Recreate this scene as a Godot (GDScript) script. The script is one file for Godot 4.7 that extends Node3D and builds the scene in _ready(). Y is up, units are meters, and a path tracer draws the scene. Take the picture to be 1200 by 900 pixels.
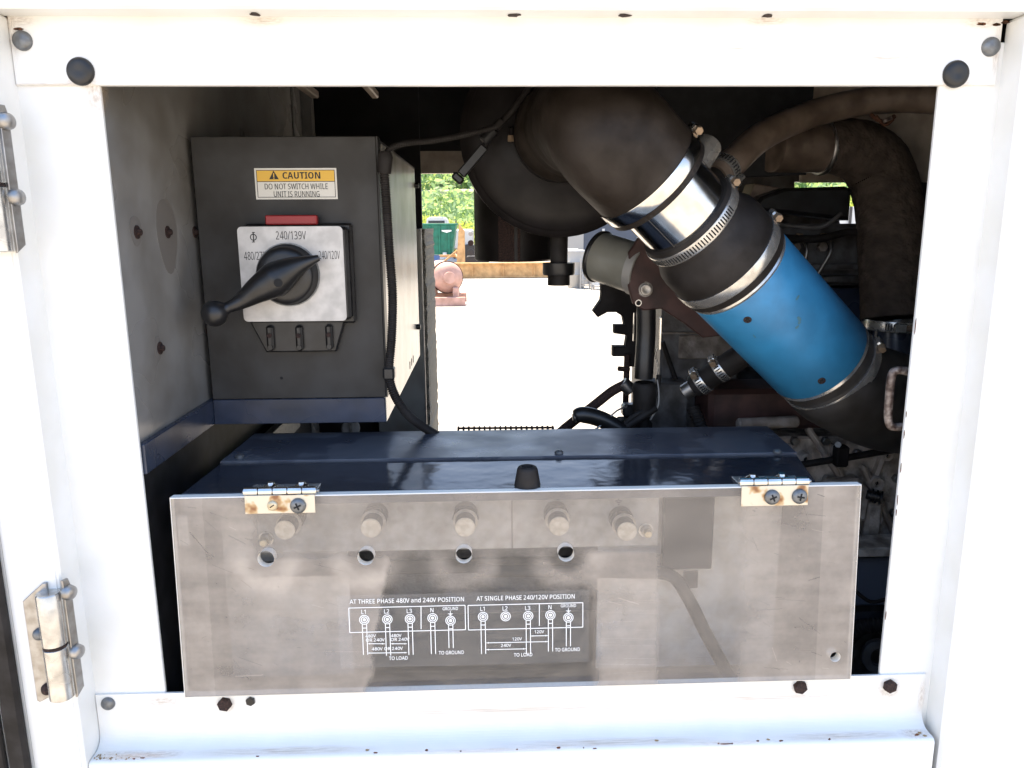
extends Node3D
# A generator set seen through its open service door, with the yard behind it. Metres, y up, ground at y = 0.

var mats := {}
var rng := RandomNumberGenerator.new()

func _ready() -> void:
	rng.seed = 7
	set_view()
	make_materials()
	build_yard()
	build_enclosure()
	build_door_and_hinges()
	build_switch_box()
	build_terminal_box()
	build_cover()
	build_air_intake()
	build_engine()
	build_small_things()


func set_view() -> void:
	var cam := Camera3D.new()
	cam.name = "camera"
	cam.position = Vector3(-0.0463, 1.5103, 0.8687)
	cam.rotation_degrees = Vector3(-11.7314, -1.8825, -0.3389)
	cam.fov = 53.1301
	cam.near = 0.02
	cam.far = 900.0
	add_child(cam)
	cam.current = true
	var sky_m := ProceduralSkyMaterial.new()
	sky_m.sky_top_color = Color(0.49, 0.61, 0.79)
	sky_m.sky_horizon_color = Color(0.93, 0.93, 0.915)
	sky_m.sky_curve = 0.16
	sky_m.ground_bottom_color = Color(0.55, 0.52, 0.47)
	sky_m.ground_horizon_color = Color(0.72, 0.74, 0.74)
	sky_m.sky_energy_multiplier = 1.0
	var sky := Sky.new()
	sky.sky_material = sky_m
	var env := Environment.new()
	env.background_mode = Environment.BG_SKY
	env.sky = sky
	env.ambient_light_source = Environment.AMBIENT_SOURCE_SKY
	env.tonemap_mode = Environment.TONE_MAPPER_LINEAR
	env.tonemap_exposure = 3.15
	env.sdfgi_enabled = true
	env.ssao_enabled = true
	env.ssil_enabled = true
	var we := WorldEnvironment.new()
	we.name = "world_environment"
	we.environment = env
	add_child(we)
	var sun := DirectionalLight3D.new()
	sun.name = "sun"
	sun.light_energy = 1.5
	sun.light_color = Color(1.0, 0.935, 0.83)
	sun.light_angular_distance = 0.5
	sun.shadow_enabled = true
	sun.rotation_degrees = Vector3(-68, 205, 0)
	add_child(sun)


# ---------------------------------------------------------------- mesh tools
class M:
	var v := PackedVector3Array()
	var n := PackedVector3Array()
	var uv := PackedVector2Array()

	func tri(a: Vector3, b: Vector3, c: Vector3, na: Vector3, nb: Vector3, nc: Vector3, ua := Vector2.ZERO, ub := Vector2.ZERO, uc := Vector2.ZERO) -> void:
		v.append_array([a, c, b])
		n.append_array([na, nc, nb])
		uv.append_array([ua, uc, ub])

	func face(p: Array, out_from: Vector3, uvs := []) -> void:
		var nn: Vector3 = (p[1] - p[0]).cross(p[2] - p[0])
		if nn.length() < 1e-14:
			nn = (p[2] - p[0]).cross(p[-1] - p[0])
		nn = nn.normalized()
		var mid := Vector3.ZERO
		for q in p:
			mid += q / p.size()
		var flip: bool = nn.dot(mid - out_from) < 0
		if flip:
			nn = -nn
		for i in range(1, p.size() - 1):
			var u0: Vector2 = uvs[0] if uvs else Vector2.ZERO
			var u1: Vector2 = uvs[i] if uvs else Vector2.ZERO
			var u2: Vector2 = uvs[i + 1] if uvs else Vector2.ZERO
			if flip:
				tri(p[0], p[i + 1], p[i], nn, nn, nn, u0, u2, u1)
			else:
				tri(p[0], p[i], p[i + 1], nn, nn, nn, u0, u1, u2)

	func box(c: Vector3, s: Vector3, bev := 0.0, ba := Basis()) -> M:
		var h := s * 0.5
		var b := minf(bev, minf(h.x, minf(h.y, h.z)) * 0.98)
		var pt := func(sx: int, sy: int, sz: int, ax: int) -> Vector3:
			var q := Vector3(h.x - (0.0 if ax == 0 else b), h.y - (0.0 if ax == 1 else b), h.z - (0.0 if ax == 2 else b))
			return c + ba * (q * Vector3(sx, sy, sz))
		for ax in 3:
			for s0 in [-1, 1]:
				var ring := []
				for k in [[-1, -1], [1, -1], [1, 1], [-1, 1]]:
					var sg := [0, 0, 0]
					sg[ax] = s0
					sg[(ax + 1) % 3] = k[0]
					sg[(ax + 2) % 3] = k[1]
					ring.append(pt.call(sg[0], sg[1], sg[2], ax))
				face(ring, c, [Vector2(0, 1), Vector2(1, 1), Vector2(1, 0), Vector2(0, 0)])
		if b > 0.0:
			for ax in 3:
				var a1 := (ax + 1) % 3
				var a2 := (ax + 2) % 3
				for s1 in [-1, 1]:
					for s2 in [-1, 1]:
						var sa := [0, 0, 0]
						sa[a1] = s1
						sa[a2] = s2
						sa[ax] = -1
						var sb := sa.duplicate()
						sb[ax] = 1
						face([pt.call(sa[0], sa[1], sa[2], a1), pt.call(sb[0], sb[1], sb[2], a1), pt.call(sb[0], sb[1], sb[2], a2), pt.call(sa[0], sa[1], sa[2], a2)], c)
			for sx in [-1, 1]:
				for sy in [-1, 1]:
					for sz in [-1, 1]:
						face([pt.call(sx, sy, sz, 0), pt.call(sx, sy, sz, 1), pt.call(sx, sy, sz, 2)], c)
		return self

	func span(a: Vector3, b: Vector3, bev := 0.0) -> M:      # a box between two corners
		return box((a + b) * 0.5, (b - a).abs(), bev)

	func lathe(a: Vector3, dir: Vector3, prof: Array, seg := 32, squash := 1.0, start := 0.0, turn := TAU) -> M:
		# prof: [distance along dir, radius]; neighbours that bend little are shaded smooth
		var d := dir.normalized()
		var e1 := d.cross(Vector3.UP if absf(d.y) < 0.9 else Vector3.RIGHT).normalized()
		var e2 := d.cross(e1)
		var k := prof.size()
		var sn := []
		for i in k - 1:
			var t := Vector2(prof[i + 1][0] - prof[i][0], prof[i + 1][1] - prof[i][1])
			sn.append(Vector2(-t.y, t.x).normalized() if t.length() > 1e-9 else Vector2(0, 1))
		for i in k - 1:
			var n0: Vector2 = sn[i]
			var n1: Vector2 = sn[i]
			if i > 0 and sn[i - 1].dot(sn[i]) > 0.72:
				n0 = (sn[i - 1] + sn[i]).normalized()
			if i < k - 2 and sn[i + 1].dot(sn[i]) > 0.72:
				n1 = (sn[i + 1] + sn[i]).normalized()
			for j in seg:
				var t0 := start + turn * j / seg
				var t1 := start + turn * (j + 1) / seg
				var r0 := e1 * cos(t0) + e2 * sin(t0) * squash
				var r1 := e1 * cos(t1) + e2 * sin(t1) * squash
				var pa: Vector3 = a + d * prof[i][0] + r0 * prof[i][1]
				var pb: Vector3 = a + d * prof[i][0] + r1 * prof[i][1]
				var pc: Vector3 = a + d * prof[i + 1][0] + r1 * prof[i + 1][1]
				var pd: Vector3 = a + d * prof[i + 1][0] + r0 * prof[i + 1][1]
				var ja := float(j) / seg
				var jb := float(j + 1) / seg
				var q0 := (r0 * n0.y + d * n0.x).normalized()
				var q1 := (r1 * n0.y + d * n0.x).normalized()
				var q2 := (r1 * n1.y + d * n1.x).normalized()
				var q3 := (r0 * n1.y + d * n1.x).normalized()
				var va: float = prof[i][0]
				var vb: float = prof[i + 1][0]
				if prof[i][1] > 1e-7:
					tri(pa, pb, pc, q0, q1, q2, Vector2(ja, va), Vector2(jb, va), Vector2(jb, vb))
				if prof[i + 1][1] > 1e-7:
					tri(pa, pc, pd, q0, q2, q3, Vector2(ja, va), Vector2(jb, vb), Vector2(ja, vb))
		return self

	func rod(a: Vector3, b: Vector3, r: float, seg := 16, bev := 0.0) -> M:      # a closed cylinder
		var l := (b - a).length()
		return lathe(a, b - a, [[0, 0], [0, r - bev], [bev, r], [l - bev, r], [l, r - bev], [l, 0]] if bev > 0 else [[0, 0], [0, r], [l, r], [l, 0]], seg)

	func hex(a: Vector3, b: Vector3, r: float) -> M:
		var d := (b - a).normalized()
		var e1 := d.cross(Vector3.UP if absf(d.y) < 0.9 else Vector3.RIGHT).normalized()
		var e2 := d.cross(e1)
		var c := (a + b) * 0.5
		var top := []
		for i in 6:
			var o0 := e1 * cos(i * TAU / 6) * r + e2 * sin(i * TAU / 6) * r
			var o1 := e1 * cos((i + 1) * TAU / 6) * r + e2 * sin((i + 1) * TAU / 6) * r
			face([a + o0, a + o1, b - d * r * 0.12 + o1, b - d * r * 0.12 + o0], c)
			face([b - d * r * 0.12 + o0, b - d * r * 0.12 + o1, b + o1 * 0.88, b + o0 * 0.88], c)
			top.append(b + o0 * 0.88)
		face(top, c)
		return self

	func sweep(p: Array, rad: Variant, seg := 14, caps := true, squash := 1.0) -> M:
		var k := p.size()
		var tang := []
		for i in k:
			tang.append((p[mini(i + 1, k - 1)] - p[maxi(i - 1, 0)]).normalized())
		var e1: Vector3 = tang[0].cross(Vector3.UP if absf(tang[0].y) < 0.9 else Vector3.RIGHT).normalized()
		var rings := []
		var norms := []
		var along := 0.0
		var vs := []
		for i in k:
			e1 = (e1 - tang[i] * e1.dot(tang[i])).normalized()
			var e2: Vector3 = tang[i].cross(e1)
			var r: float = rad[i] if rad is Array else rad
			var slope := 0.0
			if rad is Array:
				var i0 := maxi(i - 1, 0)
				var i1 := mini(i + 1, k - 1)
				slope = (rad[i1] - rad[i0]) / maxf((p[i1] - p[i0]).length(), 1e-6)
			var ring := []
			var nr := []
			for j in seg + 1:
				var t := TAU * j / seg
				var o: Vector3 = e1 * cos(t) + e2 * sin(t) * squash
				ring.append(p[i] + o * r)
				nr.append((o - tang[i] * slope).normalized())
			rings.append(ring)
			norms.append(nr)
			if i > 0:
				along += (p[i] - p[i - 1]).length()
			vs.append(along)
		for i in k - 1:
			for j in seg:
				var ua := Vector2(float(j) / seg, vs[i])
				var ub := Vector2(float(j + 1) / seg, vs[i])
				var uc := Vector2(float(j + 1) / seg, vs[i + 1])
				var ud := Vector2(float(j) / seg, vs[i + 1])
				tri(rings[i][j], rings[i][j + 1], rings[i + 1][j + 1], norms[i][j], norms[i][j + 1], norms[i + 1][j + 1], ua, ub, uc)
				tri(rings[i][j], rings[i + 1][j + 1], rings[i + 1][j], norms[i][j], norms[i + 1][j + 1], norms[i + 1][j], ua, uc, ud)
		if caps:
			face(rings[0].slice(0, seg), p[0] + tang[0] * 0.01)
			face(rings[-1].slice(0, seg), p[-1] - tang[-1] * 0.01)
		return self

	func prism(poly: Array, xf: Transform3D, depth: float, bev := 0.0) -> M:      # outline in xy, from z = 0 to z = depth
		var pp := PackedVector2Array(poly)
		if Geometry2D.is_polygon_clockwise(pp):
			pp.reverse()
		var inner := pp
		if bev > 0.0:
			var off := Geometry2D.offset_polygon(pp, -bev, Geometry2D.JOIN_MITER)
			if off.size() == 1 and off[0].size() == pp.size():
				inner = off[0]
				if Geometry2D.is_polygon_clockwise(inner):
					inner.reverse()
				var best := 0
				for s in inner.size():
					if inner[s].distance_to(pp[0]) < inner[best].distance_to(pp[0]):
						best = s
				var turned := PackedVector2Array()
				for s in inner.size():
					turned.append(inner[(s + best) % inner.size()])
				inner = turned
			else:
				bev = 0.0
		var idx := Geometry2D.triangulate_polygon(inner)
		var idb := Geometry2D.triangulate_polygon(pp)
		var nz := xf.basis.z.normalized()
		var at := func(q: Vector2, z: float) -> Vector3:
			return xf * Vector3(q.x, q.y, z)
		for i in range(0, idx.size(), 3):
			var t := [inner[idx[i]], inner[idx[i + 1]], inner[idx[i + 2]]]
			if (t[1] - t[0]).cross(t[2] - t[0]) < 0:
				t = [t[0], t[2], t[1]]
			tri(at.call(t[0], depth), at.call(t[1], depth), at.call(t[2], depth), nz, nz, nz, t[0], t[1], t[2])
		for i in range(0, idb.size(), 3):
			var t := [pp[idb[i]], pp[idb[i + 1]], pp[idb[i + 2]]]
			if (t[1] - t[0]).cross(t[2] - t[0]) > 0:
				t = [t[0], t[2], t[1]]
			tri(at.call(t[0], 0.0), at.call(t[1], 0.0), at.call(t[2], 0.0), -nz, -nz, -nz, t[0], t[1], t[2])
		for i in pp.size():
			var a := pp[i]
			var b := pp[(i + 1) % pp.size()]
			var e := xf.basis * Vector3((b - a).y, -(b - a).x, 0)
			var mid: Vector3 = at.call((a + b) * 0.5, depth * 0.5) - e.normalized() * 0.001
			face([at.call(a, 0.0), at.call(b, 0.0), at.call(b, depth - bev), at.call(a, depth - bev)], mid)
			if bev > 0.0:
				var ia := inner[i]
				var ib := inner[(i + 1) % pp.size()]
				face([at.call(a, depth - bev), at.call(b, depth - bev), at.call(ib, depth), at.call(ia, depth)], mid - nz * depth * 0.5)
		return self

	func put(o: Mesh, xf: Transform3D) -> M:      # adds a copy of a finished mesh
		for s in o.get_surface_count():
			var a := o.surface_get_arrays(s)
			var ids: Variant = a[Mesh.ARRAY_INDEX]
			var pv: PackedVector3Array = a[Mesh.ARRAY_VERTEX]
			var pn: PackedVector3Array = a[Mesh.ARRAY_NORMAL]
			if ids == null or ids.size() == 0:
				ids = range(pv.size())
			for i in ids:
				v.append(xf * pv[i])
				n.append((xf.basis * pn[i]).normalized())
				uv.append(Vector2.ZERO)
		return self

	func mesh() -> ArrayMesh:
		var a := []
		a.resize(Mesh.ARRAY_MAX)
		a[Mesh.ARRAY_VERTEX] = v
		a[Mesh.ARRAY_NORMAL] = n
		a[Mesh.ARRAY_TEX_UV] = uv
		var am := ArrayMesh.new()
		am.add_surface_from_arrays(Mesh.PRIMITIVE_TRIANGLES, a)
		return am


func curve(p: Array, n := 10) -> Array:      # Catmull-Rom through the points
	var out := []
	for i in p.size() - 1:
		var a: Vector3 = p[maxi(i - 1, 0)]
		var b: Vector3 = p[i]
		var c: Vector3 = p[i + 1]
		var d: Vector3 = p[mini(i + 2, p.size() - 1)]
		for k in n:
			out.append(b.cubic_interpolate(c, a, d, float(k) / n))
	out.append(p[-1])
	return out


func ribbed(p: Array, r: float, pitch: float, deep: float) -> Array:      # [points, radii] of a corrugated tube
	var c := Curve3D.new()
	c.bake_interval = 0.002
	for q in p:
		c.add_point(q)
	var l := c.get_baked_length()
	var pts := []
	var rad := []
	var n := int(l / pitch * 4.0)
	for i in n + 1:
		pts.append(c.sample_baked(l * i / n))
		rad.append(r if i % 4 < 2 else r - deep)
	return [pts, rad]


# ---------------------------------------------------------------- things and parts
func numbered(called: String, parent: Node) -> String:
	var used := called
	var k := 0
	while parent.has_node(NodePath(used)):
		k += 1
		used = "%s_%03d" % [called, k]
	return used


func thing(called: String, label: String, category: String, at: Vector3, group := "") -> Node3D:
	var o := Node3D.new()
	o.name = numbered(called, self)
	add_child(o, true)
	o.position = at
	o.set_meta("label", label)
	o.set_meta("category", category)
	if group:
		o.set_meta("group", group)
	return o


func part(t: Node3D, called: String, m: Variant, mat: String, label := "") -> MeshInstance3D:      # m is in world places
	var o := MeshInstance3D.new()
	o.mesh = m.mesh() if m is M else m
	o.material_override = mats[mat]
	o.name = numbered(called, t)
	t.add_child(o, true)
	var off := Vector3.ZERO
	var q: Node = t
	while q != self:
		off += q.position
		q = q.get_parent()
	o.position = -off
	if label:
		o.set_meta("label", label)
	return o


func piece(t: Node3D, called: String, m: Mesh, mat: String, xf: Transform3D) -> MeshInstance3D:      # a shared mesh at a world place
	var o := part(t, called, m, mat)
	o.transform = Transform3D(xf.basis, xf.origin + o.position)
	return o


func structure(called: String, m: Variant, mat: String) -> MeshInstance3D:
	var o := part(self, called, m, mat)
	o.set_meta("kind", "structure")
	return o


func stuff(o: Node) -> void:
	o.set_meta("kind", "stuff")


func again(t: Node3D, called: String, label: String, by: Vector3, turn := 0.0) -> Node3D:
	var c: Node3D = t.duplicate()
	c.name = numbered(called, self)
	add_child(c, true)
	c.position = t.position + by
	c.rotation.y = turn
	c.set_meta("label", label)
	return c


func lettering(s: String, height: float, bold := false, wide := 1.0) -> Array:      # [mesh, scale in x]; height of a capital in metres
	var tm := TextMesh.new()
	var f := SystemFont.new()
	f.font_names = PackedStringArray(["Droid Sans"])
	if bold:
		f.font_weight = 700
	tm.font = f
	tm.font_size = 32
	tm.text = s
	tm.pixel_size = height / 32.0 / 0.72
	tm.depth = 0.0004
	tm.curve_step = 1.5
	return [tm, wide]


func write(m: M, s: String, xf: Transform3D, height: float, bold := false, width := 0.0) -> void:      # centred on the origin of xf; width 0 leaves it as it comes
	var l := lettering(s, height, bold)
	var tm: TextMesh = l[0]
	var box := tm.get_aabb()
	var sx: float = width / box.size.x if width > 0.0 and box.size.x > 0.0 else 1.0
	var mid := box.get_center()
	m.put(tm, xf * Transform3D(Basis.from_scale(Vector3(sx, 1, 1)), Vector3(-mid.x * sx, -height * 0.5 - 0.0, 0)) * Transform3D(Basis(), Vector3(0, -box.position.y if box.size.y < height * 1.25 else -box.position.y - (box.size.y - height) * 0.5, 0)))


# ---------------------------------------------------------------- materials
func lin(r: float, g: float, b: float) -> Color:
	return Color(r, g, b).linear_to_srgb()


func noise_tex(freq: float, lo: float, hi: float, sd := 1, oct := 5, size := 512, tint_lo := Color.WHITE, mid := 0.5) -> NoiseTexture2D:
	var fn := FastNoiseLite.new()
	fn.seed = sd
	fn.noise_type = FastNoiseLite.TYPE_SIMPLEX_SMOOTH
	fn.frequency = freq
	fn.fractal_octaves = oct
	var t := NoiseTexture2D.new()
	t.width = size
	t.height = size
	t.seamless = true
	t.noise = fn
	var g := Gradient.new()
	g.set_color(0, Color(lo * tint_lo.r, lo * tint_lo.g, lo * tint_lo.b))
	g.set_color(1, Color(hi, hi, hi))
	g.set_offset(0, mid - 0.3)
	g.set_offset(1, mid + 0.3)
	t.color_ramp = g
	return t


func mat(called: String, c: Color, rough: float, metal := 0.0, tex: Texture2D = null, tex_scale := 4.0, bump: Texture2D = null, deep := 0.0, rough_tex: Texture2D = null) -> StandardMaterial3D:
	var m := StandardMaterial3D.new()
	m.resource_name = called
	m.albedo_color = c
	m.roughness = rough
	m.metallic = metal
	if tex:
		m.albedo_texture = tex
	if bump:
		m.heightmap_enabled = true
		m.heightmap_texture = bump
		m.heightmap_scale = deep
	if rough_tex:
		m.roughness_texture = rough_tex
	if tex or bump or rough_tex:
		m.uv1_triplanar = true
		m.uv1_world_triplanar = true
		m.uv1_scale = Vector3.ONE * tex_scale
	mats[called] = m
	return m


func rust_stain() -> NoiseTexture2D:
	var t := noise_tex(0.012, 0.0, 1.0, 61, 4, 256)
	var g := Gradient.new()
	g.set_color(0, Color(0.62, 0.42, 0.26))
	g.set_color(1, Color(1, 0.98, 0.94))
	g.set_offset(0, 0.08)
	g.set_offset(1, 0.36)
	g.add_point(0.24, Color(0.88, 0.76, 0.60))
	t.color_ramp = g
	return t


func patchy() -> NoiseTexture2D:      # dried patches with a clear rim on dark paint
	var t := noise_tex(0.007, 0.0, 1.0, 71, 4)
	var g := Gradient.new()
	g.set_color(0, Color(0.78, 0.79, 0.83))
	g.set_color(1, Color(1, 1, 1))
	g.set_offset(0, 0.44)
	g.set_offset(1, 0.56)
	g.add_point(0.50, Color(0.82, 0.83, 0.86))
	g.add_point(0.515, Color(0.92, 0.93, 0.95))
	t.color_ramp = g
	return t


func make_materials() -> void:
	var grime := noise_tex(0.010, 0.84, 1.0, 3, 4, 512, Color(1.0, 0.98, 0.95), 0.42)
	var faint := noise_tex(0.010, 0.975, 1.0, 5, 4, 512, Color(1.0, 0.995, 0.98))
	var coarse := noise_tex(0.02, 0.45, 1.0, 9, 6)
	var blotch := noise_tex(0.008, 0.62, 1.0, 11, 4, 512, Color(1.0, 0.95, 0.9), 0.45)
	var fine := noise_tex(0.12, 0.0, 1.0, 13, 3, 256)
	var smear := noise_tex(0.015, 0.6, 1.0, 17, 3, 256)
	var wave := noise_tex(0.02, 0.0, 1.0, 19, 3, 256)
	mat("white_paint", lin(0.80, 0.80, 0.78), 0.35, 0.0, faint, 1.7, fine, 0.01)
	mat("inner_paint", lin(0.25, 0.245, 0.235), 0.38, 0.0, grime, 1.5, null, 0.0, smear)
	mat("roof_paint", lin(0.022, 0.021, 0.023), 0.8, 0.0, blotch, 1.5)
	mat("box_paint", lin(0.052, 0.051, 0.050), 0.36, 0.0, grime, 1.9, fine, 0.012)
	mat("navy_paint", lin(0.040, 0.052, 0.085), 0.34, 0.0, grime, 2.3, wave, 0.03, smear)
	mat("deck_paint", lin(0.082, 0.088, 0.104), 0.40, 0.0, patchy(), 1.9, wave, 0.035, smear)
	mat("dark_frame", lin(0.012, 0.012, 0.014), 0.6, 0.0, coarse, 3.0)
	mat("black_rubber", lin(0.026, 0.023, 0.022), 0.62, 0.0, blotch, 5.0, fine, 0.01)
	mat("dusty_rubber", lin(0.034, 0.027, 0.022), 0.6, 0.0, blotch, 4.0, fine, 0.02, smear)
	mat("black_plastic", lin(0.018, 0.018, 0.019), 0.36, 0.0, blotch, 6.0)
	mat("matt_black", lin(0.020, 0.018, 0.018), 0.7, 0.0, blotch, 3.0)
	mat("drum_paint", lin(0.017, 0.0145, 0.0145), 0.45, 0.0, blotch, 3.0, null, 0.0, smear)
	mat("blue_paint", lin(0.030, 0.215, 0.43), 0.6, 0.0, noise_tex(0.01, 0.86, 1.0, 23, 5), 3.0, fine, 0.008, smear)
	mat("grey_paint", lin(0.24, 0.24, 0.21), 0.3, 0.0, grime, 3.0)
	mat("primer", lin(0.060, 0.026, 0.022), 0.6, 0.0, blotch, 4.0)
	mat("cast_iron", lin(0.30, 0.265, 0.235), 0.62, 0.0, blotch, 5.0, fine, 0.06)
	mat("engine_paint", lin(0.13, 0.128, 0.13), 0.5, 0.0, blotch, 4.0, fine, 0.03)
	mat("steel", lin(0.66, 0.64, 0.60), 0.30, 0.8, noise_tex(0.03, 0.8, 1.0, 29, 4, 256), 6.0, null, 0.0, smear)
	mat("bright_steel", lin(0.78, 0.76, 0.72), 0.16, 1.0, noise_tex(0.02, 0.85, 1.0, 31, 4, 256), 5.0)
	mat("dull_steel", lin(0.42, 0.41, 0.40), 0.42, 1.0, grime, 9.0)
	mat("zinc", lin(0.20, 0.21, 0.22), 0.45, 0.7, grime, 20.0)
	mat("brass", lin(0.68, 0.58, 0.40), 0.38, 0.55, grime, 14.0)
	mat("face_plate", lin(0.52, 0.51, 0.50), 0.42, 0.45, noise_tex(0.02, 0.9, 1.0, 37, 4, 256), 6.0)
	mat("rust", lin(0.17, 0.065, 0.03), 0.9, 0.0, coarse, 30.0, fine, 0.03)
	mat("dark_rust", lin(0.055, 0.026, 0.02), 0.85, 0.0, coarse, 30.0, fine, 0.03)
	mat("red_plastic", lin(0.26, 0.014, 0.016), 0.4)
	mat("yellow_print", lin(0.72, 0.44, 0.06), 0.5)
	mat("white_print", lin(0.66, 0.65, 0.60), 0.5)
	mat("pale_print", lin(0.92, 0.91, 0.88), 0.6)
	mat("black_print", lin(0.012, 0.012, 0.012), 0.5)
	mat("board", lin(0.36, 0.345, 0.325), 0.55, 0.0, grime, 7.0)
	mat("stud_metal", lin(0.48, 0.44, 0.38), 0.45, 0.45, grime, 14.0)
	mat("stud_dark", lin(0.050, 0.046, 0.042), 0.5, 0.5, grime, 14.0)
	mat("slot_dark", lin(0.01, 0.01, 0.01), 0.9)
	mat("foam", lin(0.60, 0.57, 0.48), 0.95, 0.0, noise_tex(0.06, 0.3, 1.0, 41, 5), 9.0, fine, 0.4)
	mat("wrap", lin(0.11, 0.086, 0.07), 0.75, 0.0, noise_tex(0.016, 0.78, 1.0, 43, 4), 4.0, noise_tex(0.02, 0.0, 1.0, 43, 4), 0.3)
	mat("worn_metal", lin(0.42, 0.37, 0.33), 0.5, 0.2, noise_tex(0.02, 0.3, 1.0, 47, 4, 512, Color(0.8, 0.5, 0.4)), 8.0)
	mat("duct", lin(0.21, 0.16, 0.125), 0.55, 0.0, blotch, 4.0, null, 0.0, smear)
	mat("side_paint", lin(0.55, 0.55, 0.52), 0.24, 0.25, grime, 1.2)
	mat("stained_plate", lin(0.66, 0.62, 0.53), 0.42, 0.35, rust_stain(), 8.0)
	mat("old_brass", lin(0.34, 0.25, 0.17), 0.5, 0.5, grime, 30.0)
	mat("pale_board", lin(0.57, 0.535, 0.49), 0.6, 0.0, grime, 4.0)
	mat("stain", lin(0.175, 0.163, 0.15), 0.5)
	mat("stud_face", lin(0.60, 0.53, 0.42), 0.5, 0.25, grime, 14.0)
	mat("alloy", lin(0.66, 0.59, 0.52), 0.6, 0.0, blotch, 5.0, fine, 0.06)
	mat("front_lid", lin(0.022, 0.025, 0.034), 0.13, 0.0, faint, 3.0, wave, 0.03)
	mat("rail_paint", lin(0.16, 0.18, 0.23), 0.4)
	mat("elbow_black", lin(0.060, 0.057, 0.055), 0.5, 0.0, blotch, 4.0)
	mat("ochre", lin(0.36, 0.25, 0.12), 0.9)
	mat("scuff_paint", lin(0.05, 0.15, 0.20), 0.6)
	mat("beige", lin(0.52, 0.44, 0.36), 0.5, 0.0, grime, 3.0)
	# yard
	mat("ground", lin(0.50, 0.455, 0.39), 0.95, 0.0, noise_tex(0.02, 0.86, 1.0, 53, 5), 0.35)
	mat("hill_green", lin(0.13, 0.19, 0.075), 1.0, 0.0, coarse, 0.03)
	mat("field", lin(0.34, 0.33, 0.24), 1.0)
	mat("leaf_light", lin(0.30, 0.33, 0.08), 0.7)
	mats["leaf_light"].backlight_enabled = true
	mats["leaf_light"].backlight = Color(0.8, 0.85, 0.4)
	mat("leaf_dark", lin(0.20, 0.28, 0.15), 0.7)
	mats["leaf_dark"].backlight_enabled = true
	mats["leaf_dark"].backlight = Color(0.7, 0.8, 0.5)
	mat("bark", lin(0.12, 0.09, 0.07), 0.9)
	mat("green_metal", lin(0.012, 0.19, 0.115), 0.5, 0.0, grime, 0.7)
	mat("orange_metal", lin(0.66, 0.40, 0.17), 0.6, 0.0, grime, 0.8)
	mat("salmon_metal", lin(0.58, 0.34, 0.27), 0.6, 0.0, grime, 0.8)
	mat("blue_metal", lin(0.05, 0.12, 0.30), 0.5)
	mat("yard_white", lin(0.60, 0.60, 0.58), 0.5)
	mat("yard_grey", lin(0.075, 0.088, 0.115), 0.6, 0.0, faint, 0.5)
	mat("yard_dark", lin(0.05, 0.047, 0.045), 0.7)
	mat("yard_steel", lin(0.36, 0.35, 0.33), 0.5, 0.4)
	mat("glass_dark", lin(0.02, 0.025, 0.03), 0.15)
	for q in [["box_paint", 0.3], ["drum_paint", 0.3], ["dusty_rubber", 0.3], ["black_rubber", 0.35], ["matt_black", 0.3], ["wrap", 0.2]]:
		mats[q[0]].metallic_specular = q[1]
	# the clear plastic of the terminal cover
	var pl := mat("clear_plastic", lin(0.9, 0.88, 0.85), 0.08)
	pl.transparency = BaseMaterial3D.TRANSPARENCY_ALPHA
	pl.albedo_color.a = 0.04
	var ed := mat("plastic_edge", lin(0.90, 0.85, 0.76), 0.45)
	var film := mat("sticker_film", lin(0.80, 0.78, 0.76), 0.4)
	film.transparency = BaseMaterial3D.TRANSPARENCY_ALPHA
	film.albedo_color.a = 0.03


# ---------------------------------------------------------------- the yard behind
func leaves(m: M, c: Vector3, r: Vector3, count: int, size: float) -> void:
	for i in count:
		var d := Vector3(rng.randfn(), rng.randfn(), rng.randfn()).normalized() * pow(rng.randf(), 0.45)
		var p := c + d * r
		var a := Vector3(rng.randfn(), rng.randfn(), rng.randfn()).normalized()
		var b := a.cross(Vector3(rng.randfn(), rng.randfn(), rng.randfn())).normalized()
		var s := size * rng.randf_range(0.6, 1.3)
		var nn := b.cross(a).normalized()
		m.tri(p - a * s, p + b * s * 0.5, p + a * s, nn, nn, nn)
		m.tri(p - a * s, p + a * s, p - b * s * 0.5, nn, nn, nn)


func bush(label: String, at: Vector3, w: float, h: float, light: bool) -> Node3D:
	var t := thing("bush", label, "bush", at, "bushes along the back of the yard")
	var st := M.new()
	for i in 5:
		var a := TAU * i / 5.0
		st.sweep([at, at + Vector3(cos(a) * w * 0.12, h * 0.4, sin(a) * w * 0.12), at + Vector3(cos(a) * w * 0.3, h * 0.8, sin(a) * w * 0.3)], [0.05, 0.035, 0.015], 5)
	part(t, "stem", st, "bark")
	var cr := M.new()
	for i in 9:
		var c := at + Vector3(rng.randf_range(-0.38, 0.38) * w, rng.randf_range(0.3, 0.8) * h, rng.randf_range(-0.3, 0.3) * w)
		leaves(cr, c, Vector3(0.25 * w, 0.24 * h, 0.25 * w), 420, 0.075)
	part(t, "crown", cr, "leaf_light" if light else "leaf_dark")
	return t


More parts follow.
